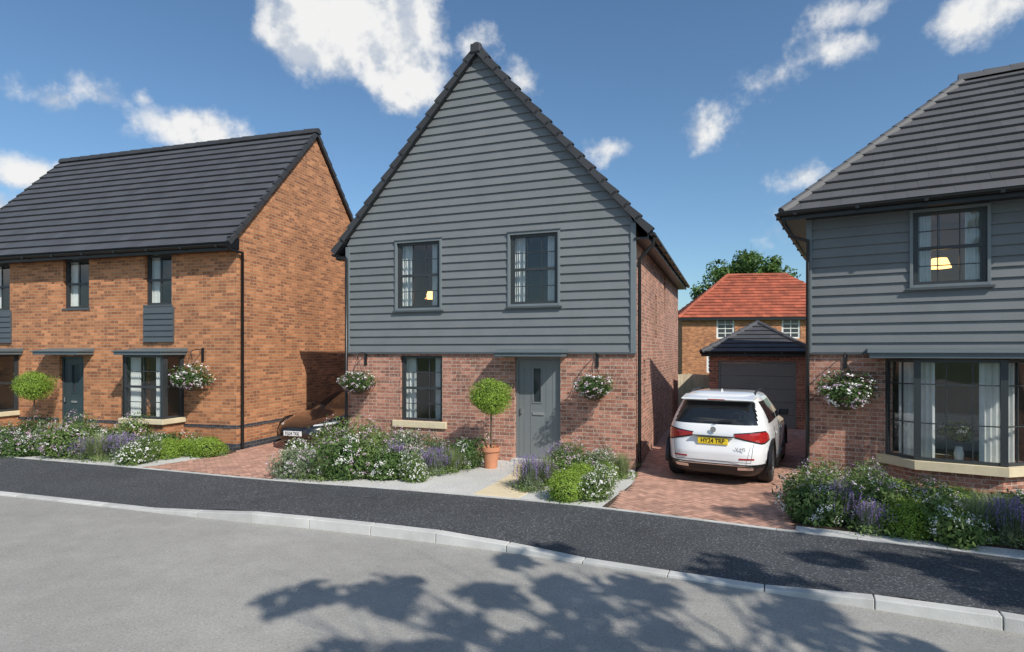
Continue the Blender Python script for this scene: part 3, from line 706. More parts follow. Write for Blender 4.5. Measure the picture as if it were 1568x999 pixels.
def herring(name,poly,ang):
    base=sheet(name+'_bedding',poly,.003,'paverbase')
    mb=MB(); ca,sa=math.cos(ang),math.sin(ang); w=.1; g=.003; r=random.Random(1)
    xs=[p[0] for p in poly];ys=[p[1] for p in poly]; cx=sum(xs)/len(xs);cy=sum(ys)/len(ys); rad=max(math.hypot(x-cx,y-cy) for x,y in poly)
    n=int(rad/w)+4
    def put(x,y,lx,ly):
        mx,my=(x+lx/2)*w,(y+ly/2)*w; px,py=cx+mx*ca-my*sa,cy+mx*sa+my*ca
        if not inside((px,py),poly): return
        z=.009+r.uniform(-.0012,.0012); pts=[]
        for ax,ay in ((x*w+g,y*w+g),((x+lx)*w-g,y*w+g),((x+lx)*w-g,(y+ly)*w-g),(x*w+g,(y+ly)*w-g)):
            pts.append((cx+ax*ca-ay*sa,cy+ax*sa+ay*ca,z+r.uniform(-.0006,.0006)))
        mb.poly(pts)
    for i in range(-n,n):
        for j in range(-n//2,n//2):
            x=i+4*j;y=i
            if abs(x)>n+4: continue
            put(x,y,2,1); put(x+3,y,1,2)
    o=mb.obj(name,['paver']); base.parent=o
    return o
herring('driveway',[(1.40,8.68),(3.58,7.58),(4.25,9.0),(5.45,11.2),(9.6,18.2),(8.3,18.4),(6.0,18.4),(5.2,19.5),(2.48,11.6),(2.2,10.5)],math.radians(28))
herring('driveway',[(-7.3,11.68),(-4.35,10.62),(-4.1,11.8),(-3.9,13.87),(-1.6,20.0),(-4.7,20.0),(-6.35,13.75),(-6.3,13.2)],math.radians(30))

# ================================================================ PLANTS
def leafquads(P,Nr,size,rng,asp=.55,jit=.8):
    n=len(P); nr=Nr+rng.normal(0,jit*.5,(n,3)); nr/=np.linalg.norm(nr,axis=1,keepdims=True)+1e-9
    t=rng.normal(0,1,(n,3)); t-= (t*nr).sum(1,keepdims=True)*nr; t/=np.linalg.norm(t,axis=1,keepdims=True)+1e-9
    b=np.cross(nr,t); s=(size*rng.uniform(.6,1.3,(n,1)))
    q=np.stack([P-t*s,P+b*s*asp,P+t*s+nr*s*.15,P-b*s*asp],1).reshape(-1,3)
    return q
def bush(kind,seed,leaf=None,pink=.45):
    rng=np.random.default_rng(seed)
    def dirs(n,low=-.25):
        d=rng.normal(0,1,(n*3,3)); d/=np.linalg.norm(d,axis=1,keepdims=True); d=d[d[:,2]>low][:n]; return d
    lumps=dirs(14,-.1); la=rng.uniform(.08,.34,14)
    def rad(d,amp=1):
        r=np.full(len(d),.74)
        for l,a in zip(lumps,la): r+=a*amp*np.clip((d@l-.75)/.25,0,1)**1.2
        return r
    V_=[];MI=[]
    def add(q,m): V_.append(q); MI.extend([m]*(len(q)//4))
    if kind in('box','flower','hydr','daisy','petunia'):
        n={'box':5200,'flower':3600,'hydr':1700,'daisy':2600,'petunia':1700}[kind]; ls={'box':.040,'flower':.06,'hydr':.11,'daisy':.055,'petunia':.08}[kind]
        amp={'box':.45,'flower':1.4,'hydr':1.2,'daisy':.6,'petunia':.9}[kind]
        low=-.95 if kind=='petunia' else -.4
        d=dirs(n,low); r=rad(d,amp)*rng.uniform(.68,1.05,n); P=d*r[:,None]; add(leafquads(P,d,ls,rng,.5,1.3),0)
        k=320 if kind!='box' else 180
        d=dirs(k,-.1); r=rad(d,amp)*rng.uniform(1.0,1.22,k); add(leafquads(d*r[:,None],d,ls,rng,.35,1.6),0)
        if kind!='box':
            c={'flower':120,'hydr':34,'daisy':210,'petunia':130}[kind]; per={'flower':7,'hydr':18,'daisy':3,'petunia':4}[kind]; fs={'flower':.026,'hydr':.032,'daisy':.034,'petunia':.05}[kind]
            d=dirs(c,-.1 if kind!='petunia' else -.7); r=rad(d,amp)*rng.uniform(.98,1.16,c); C=d*r[:,None]
            sp={'flower':.04,'hydr':.075,'daisy':.03,'petunia':.05}[kind]
            P=np.repeat(C,per,0)+rng.normal(0,sp,(c*per,3)); Dn=np.repeat(d,per,0)
            q=leafquads(P,Dn,fs,rng,.9,.8); cut=int(len(q)//4*((1-pink) if kind in('flower','petunia') else 1))*4
            add(q[:cut],1); 
            if cut<len(q): add(q[cut:],2)
        core=.60
    else:
        n=900 if kind=='grass' else 620; core=.3
        for i in range(n):
            a=rng.uniform(0,2*math.pi); sp=abs(rng.normal(0,.5 if kind=='grass' else .42)); L=rng.uniform(.7,1.25); w=.012 if kind=='grass' else .016
            o=np.array([math.cos(a),math.sin(a),0]); base=o*rng.uniform(0,.35); side=np.array([-o[1],o[0],0])*w
            pts=[]
            for t in (0,.35,.7,1):
                drp=sp*t*t*.9+sp*.35*t
                pts.append(base+o*drp*L+np.array([0,0,L*(t-.35*sp*t*t)]))
            for k in range(3):
                wa,wb=(1-k/3)+.15,(1-(k+1)/3)+.15
                add(np.array([pts[k]-side*wa,pts[k]+side*wa,pts[k+1]+side*wb,pts[k+1]-side*wb]),0)
            if kind=='laven' and rng.random()<.40:
                tp=pts[3]; pr=tp+rng.normal(0,.012,(9,3))+np.outer(np.linspace(-.20,.06,9),np.array([0,0,1])); add(leafquads(pr,rng.normal(0,1,(9,3)),.021,rng,.8,1),1)
        if kind=='laven':
            d=dirs(1500,-.2); P=d*np.array([.75,.75,.62])*rng.uniform(.5,1,1500)[:,None]; add(leafquads(P,d,.06,rng,.25,1.3),0)
    v=np.concatenate(V_); f=np.arange(len(v)).reshape(-1,4)
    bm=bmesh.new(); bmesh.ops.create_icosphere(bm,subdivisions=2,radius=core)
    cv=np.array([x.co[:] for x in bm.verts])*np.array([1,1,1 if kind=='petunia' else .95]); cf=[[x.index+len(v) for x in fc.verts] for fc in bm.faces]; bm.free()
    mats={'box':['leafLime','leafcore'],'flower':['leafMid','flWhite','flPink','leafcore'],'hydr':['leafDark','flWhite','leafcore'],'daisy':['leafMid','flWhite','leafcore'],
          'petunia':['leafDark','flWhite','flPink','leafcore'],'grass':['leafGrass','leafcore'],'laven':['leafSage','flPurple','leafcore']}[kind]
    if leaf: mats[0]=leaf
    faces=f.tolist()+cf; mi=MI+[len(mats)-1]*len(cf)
    me=bpy.data.meshes.new(kind+'_mesh'); me.from_pydata(np.concatenate([v,cv]).tolist(),[],faces)
    for k in mats: me.materials.append(M[k])
    me.polygons.foreach_set('material_index',mi); me.update(); return me
LIB={k:[bush(k,s*10+i,(None,'leafSage','leafDark','leafMid','leafMid')[i] if k=='flower' else ((None,'leafMid','leafDark')[i] if k=='hydr' else None),(.35,.55,.9,.15,.85)[i]) for i in range(2 if k in('grass','laven','box','petunia') else (5 if k=='flower' else 3))] for s,k in enumerate(('box','flower','hydr','daisy','grass','laven','petunia'))}
NAMES={'box':'boxwood_shrub','flower':'flowering_shrub','hydr':'hydrangea_shrub','daisy':'daisy_shrub','grass':'ornamental_grass','laven':'lavender_plant'}
def plant(kind,x,y,r,h=None,z=0):
    me=R.choice(LIB[kind]); o=bpy.data.objects.new(NAMES[kind],me); h=h or r
    if kind in('flower','hydr'): h*=R.uniform(.8,1.0)
    o.location=(x,y,z+(h*.30 if kind not in('grass','laven') else 0)); o.scale=(r,r*R.uniform(.9,1.1),h*.95); o.rotation_euler=(R.uniform(-.08,.08),R.uniform(-.08,.08),R.uniform(0,6.28)); link(o)
PL=[ # left garden
('flower',-10.9,13.2,.48,.50),('hydr',-11.9,13.9,.5,.5),('hydr',-10.5,13.2,.38,.40),('flower',-9.75,13.0,.50,.55),('flower',-10.2,13.7,.5,.55),('hydr',-9.3,13.5,.45,.5),
('grass',-8.75,12.55,.42,.55),('laven',-8.35,12.6,.45,.5),('daisy',-7.75,12.2,.38,.42),('box',-7.45,12.8,.36,.40),('box',-7.2,13.15,.33,.36),('daisy',-7.0,13.25,.3,.35),
('box',-6.72,13.05,.42,.40),('flower',-8.7,13.5,.45,.5),('hydr',-11.3,13.3,.4,.4),('laven',-9.2,12.75,.35,.4),('box',-12.5,14.2,.4,.4),('flower',-12.2,13.7,.45,.5),('hydr',-7.9,13.4,.35,.4),
# main left bed
('flower',-4.02,10.95,.36,.44),('flower',-3.72,10.85,.34,.40),('grass',-3.45,10.65,.3,.42),('daisy',-4.1,11.5,.40,.46),('flower',-3.5,11.5,.42,.52),('hydr',-3.05,10.8,.40,.52),('flower',-2.7,11.0,.48,.60),
('hydr',-2.35,10.75,.36,.44),('flower',-3.0,11.9,.45,.56),('flower',-3.65,12.4,.45,.54),('flower',-2.3,11.9,.42,.52),('hydr',-2.0,10.9,.30,.42),('daisy',-1.72,10.55,.27,.36),('flower',-1.95,11.7,.4,.52),
('laven',-1.45,11.1,.32,.45),('grass',-1.15,11.35,.34,.42),('hydr',-.92,11.75,.32,.44),('flower',-1.5,12.0,.35,.45),('laven',-2.3,11.3,.35,.5),
# right of the door
('laven',.30,9.85,.34,.50),('grass',.62,10.2,.34,.48),('grass',.42,10.15,.28,.42),('box',.85,9.2,.38,.42),('daisy',1.28,9.25,.30,.38),('flower',.95,10.4,.36,.44),('box',1.15,9.95,.36,.38),('flower',1.2,11.0,.36,.44),('flower',1.6,11.0,.34,.44),
('daisy',1.5,10.1,.3,.34),('grass',2.0,10.75,.26,.44),('box',1.7,10.6,.25,.3),('laven',.85,11.1,.3,.5),
# right house bed
('hydr',4.10,8.00,.34,.46),('flower',4.62,9.0,.36,.40),('flower',4.45,8.5,.34,.40),('laven',4.45,8.0,.34,.48),('flower',4.82,7.85,.38,.46),('laven',4.55,7.52,.26,.36),('flower',5.15,8.4,.40,.42),('box',4.98,7.42,.33,.40),
('hydr',5.32,7.25,.35,.44),('grass',5.72,7.3,.36,.50),('laven',6.0,7.15,.36,.46),('box',5.7,8.9,.38,.36),('flower',5.5,7.9,.38,.42),('box',6.2,8.3,.36,.32),('flower',5.05,9.3,.30,.32),('grass',6.4,7.8,.40,.42),('hydr',6.9,8.1,.40,.34),
('laven',6.7,7.4,.36,.40),('flower',6.4,6.8,.36,.36),('box',7.3,7.5,.42,.36),('hydr',7.2,6.8,.4,.40),('flower',5.9,8.2,.36,.34),('box',6.6,8.8,.36,.28),('daisy',5.4,9.2,.3,.28),('grass',7.6,6.3,.4,.45),('laven',6.2,6.5,.28,.36)]
for p in PL: plant(*p)
# low ground cover between the shrubs (one object)
rng=np.random.default_rng(99); pc=[];pn=[]
for k,x,y,r_,h_ in PL:
    n_=170; a=rng.uniform(0,6.283,n_); rr=r_*rng.uniform(.4,1.12,n_)
    pc.append(np.stack([x+rr*np.cos(a),y+rr*np.sin(a),rng.uniform(.015,.13,n_)],1)); pn.append(np.stack([np.cos(a)*.5,np.sin(a)*.5-.4,np.ones(n_)],1))
q=leafquads(np.concatenate(pc),np.concatenate(pn),.026,rng,.5,1.4)
me=bpy.data.meshes.new('ground_cover_foliage'); me.from_pydata(q.tolist(),[],np.arange(len(q)).reshape(-1,4).tolist()); me.materials.append(M['leafMid']); me.update(); link(bpy.data.objects.new('ground_cover_foliage',me))
def topiary(x,y,r,zc,ph=.42):
    e=empty('topiary_tree',(x,y,0))
    lathe('terracotta_pot',[(0,.0),(.12,.0),(.165,ph*.8),(.19,ph*.8),(.195,ph),(.165,ph),(.16,ph*.9),(0,ph*.9)],'terra',e)
    tube('trunk',[(0,0,ph*.8),(.01,0,zc-r*.9),(0,0,zc)],.018,'bark',e)
    o=bpy.data.objects.new('foliage_ball',LIB['box'][0]); o.scale=(r*1.15,r*1.15,r*1.15); o.location=(0,0,zc+.0); link(o,e)
    o2=bpy.data.objects.new('foliage_ball_underside',LIB['box'][1]); o2.scale=(r*1.14,r*1.14,r*1.14); o2.rotation_euler=(math.pi,0,1); o2.location=(0,0,zc); link(o2,e)
topiary(-.42,11.7,.38,1.40); topiary(-11.85,14.65,.38,1.44,.3)
def basket(base,lx,ly,z,r):
    h,rot=base
    c=h+Matrix.Rotation(rot,3,'Z')@V((lx,ly,0)); e=empty('hanging_basket',(c.x,c.y,0),rot)
    lathe('bowl',[(0,z-r*.75),(r*.45,z-r*.6),(r*.68,z-r*.1),(r*.7,z)],'bark',e)
    o=bpy.data.objects.new('flowers',R.choice(LIB['petunia'])); o.scale=(r*1.2,r*1.2,r*.95); o.location=(0,0,z+.02); link(o,e)
    top=z+r+.33
    for a in range(3):
        tube('chain',[(r*.6*math.cos(a*2.1),r*.6*math.sin(a*2.1),z+.05),(0,0,top)],.005,'black',e)
    tube('bracket',[(0,0,top),(0,0,top+.04),(.0,-ly*.5,top+.09),(0,-ly-.0,top+.06),(0,-ly,top-.18)],.011,'black',e)
    mb=MB(); mb.box(-.03,.03,-ly-.025,-ly-.002,top-.2,top+.12); mb.obj('bracket_plate',['black'],e)
H1=(V((2.40,11.55,0)),math.radians(-20.4));H2=(V((-6.41,13.75,0)),math.radians(-16.1));H3=(V((5.66,11.3,0)),math.radians(-30.9))
basket(H1,-.74,-.33,1.56,.30); basket(H1,-6.17,-.33,1.55,.31); basket(H2,-.95,-.36,1.62,.32); basket(H3,.62,-.36,1.50,.36)
# flowers in the bay window
c=H3[0]+Matrix.Rotation(H3[1],3,'Z')@V((2.3,-.12,0)); e=empty('flower_vase',(c.x,c.y,.46))
lathe('vase',[(0,0),(.06,0),(.075,.12),(.045,.24)],'curtain',e)
o=bpy.data.objects.new('flowers',LIB['hydr'][0]); o.scale=(.19,.19,.22); o.location=(0,0,.42); link(o,e)

def tree(name,x,y,hgt,crown_r,crown_z,n_leaf,leaf,seed,clumps=40,sparse=.35,tr=.18,flat=.8):
    rng=np.random.default_rng(seed); e=empty(name,(x,y,0))
    bm=MB()
    def limb(a,b,ra,rb,k=7):
        a=np.array(a,float);b=np.array(b,float);d=b-a;d/=np.linalg.norm(d); u=np.cross(d,[.3,.9,.2]);u/=np.linalg.norm(u);w=np.cross(d,u)
        r0=[a+ra*(u*math.cos(6.283*i/k)+w*math.sin(6.283*i/k)) for i in range(k)];r1=[b+rb*(u*math.cos(6.283*i/k)+w*math.sin(6.283*i/k)) for i in range(k)]
        for i in range(k): bm.poly([r0[i],r0[(i+1)%k],r1[(i+1)%k],r1[i]])
    C=np.array([0,0,crown_z]); fork=np.array([.1,.05,crown_z-crown_r*.6])
    limb((0,0,0),fork*.5,tr*1.25,tr); limb(fork*.5,fork,tr,tr*.75); limb(fork,C+np.array([0,0,crown_r*.4]),tr*.75,tr*.2)
    cs=[]
    for i in range(clumps):
        d=rng.normal(0,1,3); d/=np.linalg.norm(d); c=C+d*np.array([1,1,flat])*crown_r*rng.uniform(.35,.95); cs.append(c)
        st=fork+(C-fork)*rng.uniform(0,.8); mid=(st+c)/2+rng.normal(0,crown_r*.07,3)+np.array([0,0,-.06*crown_r])
        limb(st,mid,tr*.28,tr*.16,5); limb(mid,c,tr*.16,tr*.05,5)
        for _ in range(3): limb(mid+(c-mid)*rng.uniform(.2,.8),c+rng.normal(0,crown_r*.14,3),tr*.07,tr*.02,4)
    bm.obj('trunk_and_limbs',['bark'],e,True)
    cs=np.array(cs); idx=rng.integers(0,clumps,n_leaf); rs=rng.uniform(.14,.30,clumps)*crown_r*(1-sparse*.5)
    off=rng.normal(0,1,(n_leaf,3)); off/=np.linalg.norm(off,axis=1,keepdims=True); off*=(rng.uniform(.2,1,(n_leaf,1))**.6)
    P=cs[idx]+off*rs[idx][:,None]*np.array([1,1,.75]); q=leafquads(P,off+np.array([0,0,.5]),leaf,rng,.55,1)
    me=bpy.data.meshes.new('foliage'); me.from_pydata(q.tolist(),[],np.arange(len(q)).reshape(-1,4).tolist()); me.materials.append(M['leafTree']); me.update(); o=bpy.data.objects.new('foliage',me); link(o,e)
tree('broadleaf_tree',26.2,66,13,5.9,8.3,22000,.22,3,clumps=95,sparse=0,tr=.3,flat=.9)
tree('broadleaf_tree',32.5,72,12,4.6,7.0,11000,.24,4,clumps=60,sparse=0,tr=.3)
tree('street_tree',5.1,-1.8,8,2.9,6.9,3800,.11,11,clumps=58,sparse=1.1,tr=.13,flat=.65)
tree('street_tree',10.2,0.3,8,2.8,7.2,3800,.11,12,clumps=54,sparse=1.1,tr=.13,flat=.65)

# ================================================================ CARS
def car(name,tab,nexp,loc,rot,L,paint,glassfn,wheels,wr,plate,details):
    e=empty(name,loc,rot)
    T=np.array(tab)
    def prm(z): return [float(np.interp(z,T[:,0],T[:,k])) for k in (1,2,3)]
    def pt(ph,z,off=0):
        yr,yf,w=prm(z); b=(yf-yr)/2; yc=(yf+yr)/2; c,s=math.cos(ph),math.sin(ph)
        r=((abs(c)/w)**nexp+(abs(s)/b)**nexp)**(-1/nexp); r+=off
        return V((c*r,yc+s*r,z))
    zs=[]
    for a,b in zip(T[:-1,0],T[1:,0]):
        k=max(1,int((b-a)/.03)); zs+= [a+(b-a)*i/k for i in range(k)]
    zs.append(T[-1,0]); n=240
    phs=[2*math.pi*i/n for i in range(n)]
    mb=MB(); vs=[[pt(p,z) for p in phs] for z in zs]
    for row in vs: mb.v+=[tuple(q) for q in row]
    for i in range(len(zs)-1):
        for j in range(n):
            k=(j+1)%n; mb.f.append((i*n+j,i*n+k,(i+1)*n+k,(i+1)*n+j))
            c=(vs[i][j]+vs[i][k]+vs[i+1][k]+vs[i+1][j])/4
            mb.m.append(glassfn(c,prm(c.z),(zs[i]+zs[i+1])/2)); mb.uv.append([(0,0)]*4)
    mb.f.append(tuple(reversed(range(n)))); mb.m.append(2); mb.uv.append([(0,0)]*n)
    t=(len(zs)-1)*n; mb.f.append(tuple(range(t,t+n))); mb.m.append(0); mb.uv.append([(0,0)]*n)
    body=mb.obj('body',[paint,'carglass','black','red','hlamp'],e,True)
    W=T[:,3].max()
    for wy in wheels:
        for sx in (-1,1):
            bm=bmesh.new(); bmesh.ops.create_cone(bm,cap_ends=True,segments=40,radius1=wr+.055,radius2=wr+.055,depth=.34,matrix=Matrix.Translation((sx*(W-.08),wy,wr))@Matrix.Rotation(math.pi/2,4,'Y'))
            me=bpy.data.meshes.new('cut'); bm.to_mesh(me); bm.free(); me.materials.append(M['black']); co=bpy.data.objects.new('cut',me); link(co)
            md=body.modifiers.new('b','BOOLEAN'); md.operation='DIFFERENCE'; md.object=co; md.solver='EXACT'; co.parent=e
            bpy.context.view_layer.update()
            bpy.context.view_layer.objects.active=body; body.select_set(True)
            try: bpy.ops.object.modifier_apply(modifier=md.name)
            except Exception as ex: body.modifiers.remove(md)
            bpy.data.objects.remove(co)
            w=lathe('wheel',[(0,.02),(.06,.03),(.08,.0),(wr*.62,-.02),(wr*.66,.03),(wr*.7,.03)],'rim',e,n=32); ty=lathe('tyre',[(wr*.66,.03),(wr*.72,.04),(wr*.93,.035),(wr,.0),(wr,-.17),(wr*.9,-.2),(0,-.2)],'tyre',e,n=36)
            for o in (w,ty): o.rotation_euler=(0,sx*math.pi/2,0); o.location=(sx*(W-.055),wy,wr)
            q=MB()
            for k in range(5):
                a=k*2*math.pi/5
                q.hexa([V((math.cos(a+da)*rr,math.sin(a+da)*rr,zz)) for zz in (.0,.035) for da,rr in ((-.5,.05),(.5,.05),(.13,wr*.66),(-.13,wr*.66))])
            sp=q.obj('spokes',['rim'],e); sp.rotation_euler=(0,sx*math.pi/2,0); sp.location=(sx*(W-.055),wy,wr)
            q=MB(); m=26
            for i in range(m):
                a0=-.15+ (math.pi+.3)*i/m; a1=-.15+(math.pi+.3)*(i+1)/m; ri,ro=wr+.045,wr+.085
                P=lambda a,r_,x: V((sx*x,wy+math.cos(a)*r_,wr+math.sin(a)*r_))
                x=W-.0
                q.hexa([P(a0,ri,x-.05),P(a1,ri,x-.05),P(a1,ro,x-.05),P(a0,ro,x-.05),P(a0,ri,x+.008),P(a1,ri,x+.008),P(a1,ro,x+.003),P(a0,ro,x+.003)])
            q.obj('arch_trim',['black' if details=='suv' else paint],e)
    def patch(nm,p0,p1,f0,f1,off,mat,K=24,J=4,th=True):
        q=MB()
        g=[[pt(p0+(p1-p0)*i/K, f0(i/K)+(f1(i/K)-f0(i/K))*j/J,off) for j in range(J+1)] for i in range(K+1)]
        for i in range(K):
            for j in range(J): q.poly([g[i][j],g[i+1][j],g[i+1][j+1],g[i][j+1]])
        zz=lambda ii,jj: pt(p0+(p1-p0)*ii/K, f0(ii/K)+(f1(ii/K)-f0(ii/K))*jj/J,-.01)
        for i in range(K):
            for j in (0,J): q.poly([g[i][j],g[i+1][j],zz(i+1,j),zz(i,j)])
        for i in (0,K):
            for j in range(J): q.poly([g[i][j],g[i][j+1],zz(i,j+1),zz(i,j)])
        q.obj(nm,[mat],e,False)
    def phi(x,y,z):
        yr,yf,w=prm(z); return math.atan2(y-(yf+yr)/2,x)
    def platef(y,z,mat,txt,back):
        q=MB(); w,h=.245,.055
        q.box(-w,w,y-.012,y+.012,z-h,z+h); q.obj('number_plate',[mat],e,bevel=.006)
        cu=bpy.data.curves.new('plate_text','FONT'); cu.body=txt; cu.size=.105; cu.align_x='CENTER'; cu.align_y='CENTER'; cu.extrude=.001; cu.offset=.0015; cu.materials.append(M['black'])
        t=bpy.data.objects.new('plate_text',cu); t.location=(0,y+(.0145 if not back else -.0145),z); t.rotation_euler=(math.pi/2,0,0 if back else math.pi); t.scale=(.85,1,1); link(t,e)
    return e,pt,prm,patch,phi,platef
# white SUV
T1=[(.17,.14,4.05,.76),(.24,.05,4.14,.82),(.33,.01,4.18,.855),(.45,0,4.2,.87),(.56,.0,4.2,.875),(.66,.03,4.16,.88),(.76,.07,4.1,.878),(.86,.075,3.92,.87),(.93,.10,3.5,.855),(.98,.125,3.2,.832),
    (1.08,.19,3.02,.80),(1.22,.32,2.75,.745),(1.34,.45,2.45,.69),(1.42,.53,2.2,.655),(1.47,.60,2.05,.615),(1.505,.72,1.85,.55),(1.525,.95,1.65,.42)]
def g1(c,p,z):
    yr,yf,w=p
    if z<.30: return 2
    if 1.0<z<1.365:
        if c.y<yr+.14 and abs(c.x)<w-.085: return 1
        if abs(c.x)>w-.09 and .72<c.y<2.9 and not(1.83<c.y<1.9): return 1
        if c.y>yf-.25 and abs(c.x)<w-.07: return 1
    return 0
e,pt,prm,patch,phi,platef=car('white_suv_car',T1,5.0,(3.43,10.12,.012),math.radians(-29),4.2,'white',g1,(.80,3.34),.335,None,'suv')
for sx in (1,-1):
    pa=phi(.34,prm(.84)[0],.84); pb=phi(.88,.42,.84)
    if sx==-1: pa=math.pi-pa; pb=math.pi-pb
    patch('tail_lamp',pa,pb,lambda t:.83-.10*min(1,t*1.6) if t<.75 else .73+.1*(t-.75)*2,lambda t:.865+.035*min(1,t*1.5),.012,'red')
    patch('tail_lamp_surround',pa,pb,lambda t:.805-.10*min(1,t*1.6) if t<.75 else .705+.1*(t-.75)*2,lambda t:.88+.04*min(1,t*1.5),.006,'black')
    q1=phi(.42,prm(.5)[0],.33); q2=phi(.84,.25,.33)
    if sx==-1:q1=math.pi-q1;q2=math.pi-q2
    patch('bumper_reflector',q1,q1+(q2-q1)*.5,lambda t:.46,lambda t:.485,.008,'red')
    patch('exhaust_trim',phi(sx*.40,0,.3),phi(sx*.66,0.02,.3),lambda t:.285,lambda t:.335,.012,'chrome')
pa=phi(-.86,.5,.3);pb=phi(.86,.5,.3)
patch('rear_lower_bumper',pa+0 if pa<0 else pa-2*math.pi,pb,lambda t:.20,lambda t:.38,.006,'black',60,3)
patch('chrome_strip',phi(-.62,0.0,.36)if phi(-.62,0.0,.36)<0 else phi(-.62,0,.36)-6.2832,phi(.62,0,.36),lambda t:.352,lambda t:.366,.014,'chrome',40,1)
platef(.025,.745,'plateY','HY24 TRP',True)
q=MB(); q.box(-.33,.33,-.0,.06,.815,.83); q.obj('tailgate_handle_strip',['black'],e)
for sx in (-1,1): tube('tailgate_seam',[(sx*.60,-.004,.42),(sx*.62,.0,.55),(sx*.63,.028,.66),(sx*.64,.066,.72)],.004,'black',e)
tube('tailgate_seam',[(-.60,-.004,.42),(.60,-.004,.42)],.004,'black',e)
q=MB(); q.hexa([V(p) for p in ((-.60,.36,1.405),(.60,.36,1.405),(.62,.72,1.43),(-.62,.72,1.43),(-.60,.37,1.43),(.60,.37,1.43),(.60,.75,1.485),(-.60,.75,1.485))]); q.obj('roof_spoiler',['white'],e,bevel=.012)
q=MB(); q.box(-.14,.14,.352,.365,1.408,1.424); q.obj('brake_light',['red'],e)
lathe('badge',[(0,.0),(.045,.0),(.05,-.01)],'chrome',e,(0,.05,.93)).rotation_euler=(math.pi/2,0,0)
tube('rear_wiper',[(0,.115,1.03),(.10,.135,1.07),(.30,.15,1.085)],.010,'black',e)
for sx in (1,-1):
    tube('roof_rail',[(sx*.57,.85,1.47),(sx*.56,1.0,1.53),(sx*.55,2.0,1.535),(sx*.56,2.15,1.49)],.014,'black',e)
    q=MB(); q.hexa([V((sx*x,y,z)) for x,y,z in ((.80,2.72,.98),(.97,2.72,.98),(.95,2.84,.99),(.80,2.84,.99),(.80,2.72,1.10),(.98,2.72,1.11),(.95,2.85,1.09),(.80,2.85,1.08))]); q.obj('door_mirror',['black'],e,bevel=.02)
    q=MB()
    for yy in (1.15,2.15): q.box(sx*.883 if sx>0 else -.898,.898 if sx>0 else -.883,yy,yy+.17,.80,.825)
    q.obj('door_handles',['white'],e)
    q=MB(); q.box(min(sx*.86,sx*.885),max(sx*.86,sx*.885),1.22,2.95,.2,.34); q.obj('sill_cladding',['black'],e)
    for yy in (1.0,1.98): tube('door_seam',[(sx*.878,yy,.36),(sx*.886,yy,.6),(sx*.885,yy,.8),(sx*.862,yy-.02,.95)],.0035,'black',e)
tube('roof_fin',[(0,.85,1.50),(0,.95,1.56),(0,1.05,1.52)],.014,'white',e)
cu=bpy.data.curves.new('model_badge','FONT'); cu.body='V-HS'; cu.size=.075; cu.extrude=.002; cu.materials.append(M['black'])
t=bpy.data.objects.new('model_badge',cu); t.location=(.36,.0,.61); t.rotation_euler=(math.pi/2,0,0); link(t,e)
e.scale=(1.02,1.0,1.02)
# black saloon
T2=[(.14,.22,4.08,.74),(.20,.12,4.20,.80),(.30,.05,4.28,.84),(.42,.02,4.3,.858),(.52,.0,4.26,.86),(.59,.0,4.17,.858),(.65,.02,4.02,.85),(.71,.04,3.78,.84),(.77,.06,3.42,.825),(.82,.10,3.08,.805),(.86,.22,2.95,.785),
    (.95,.55,2.76,.745),(1.05,.86,2.5,.69),(1.13,1.12,2.27,.635),(1.19,1.36,2.08,.575),(1.23,1.6,1.95,.48),(1.245,1.75,1.85,.3)]
def g2(c,p,z):
    yr,yf,w=p
    if z<.2: return 2
    if .86<z<1.165:
        if c.y>yf-.40 and abs(c.x)<w-.06: return 1
        if abs(c.x)>w-.12 and yr+.25<c.y<yf-.25: return 1
        if c.y<yr+.25: return 1
    if .86<z<1.2 and c.y>yf-.4 and abs(c.x)<w-.1: return 1
    return 0
fw=V((-math.sin(math.radians(161)),math.cos(math.radians(161)),0))
nose=V((-5.02,13.55,.012)); o=nose-fw*4.3
e2,pt,prm,patch,phi,platef=car('black_saloon_car',T2,3.4,o,math.radians(161),4.3,'blackpaint',g2,(.75,3.42),.315,None,'saloon')
for sx in (1,-1):
    a=phi(.42,prm(.6)[1]-.05,.6); b=phi(.86,3.55,.6)
    if sx==-1:a=math.pi-a;b=math.pi-b
    patch('headlamp',a,b,lambda t:.575+.03*t,lambda t:.60+.075*t,.006,'hlamp')
    q=MB(); q.hexa([V((sx*x,y,z)) for x,y,z in ((.76,2.55,.88),(.93,2.55,.88),(.91,2.66,.89),(.76,2.66,.89),(.76,2.55,.97),(.93,2.55,.98),(.91,2.66,.96),(.76,2.66,.96))]); q.obj('door_mirror',['blackpaint'],e2,bevel=.02)
patch('lower_grille',phi(.55,4.2,.27),phi(-.55,4.2,.27),lambda t:.22,lambda t:.30,.006,'black')
platef(4.315,.41,'plateW','FG24 TKK',False)

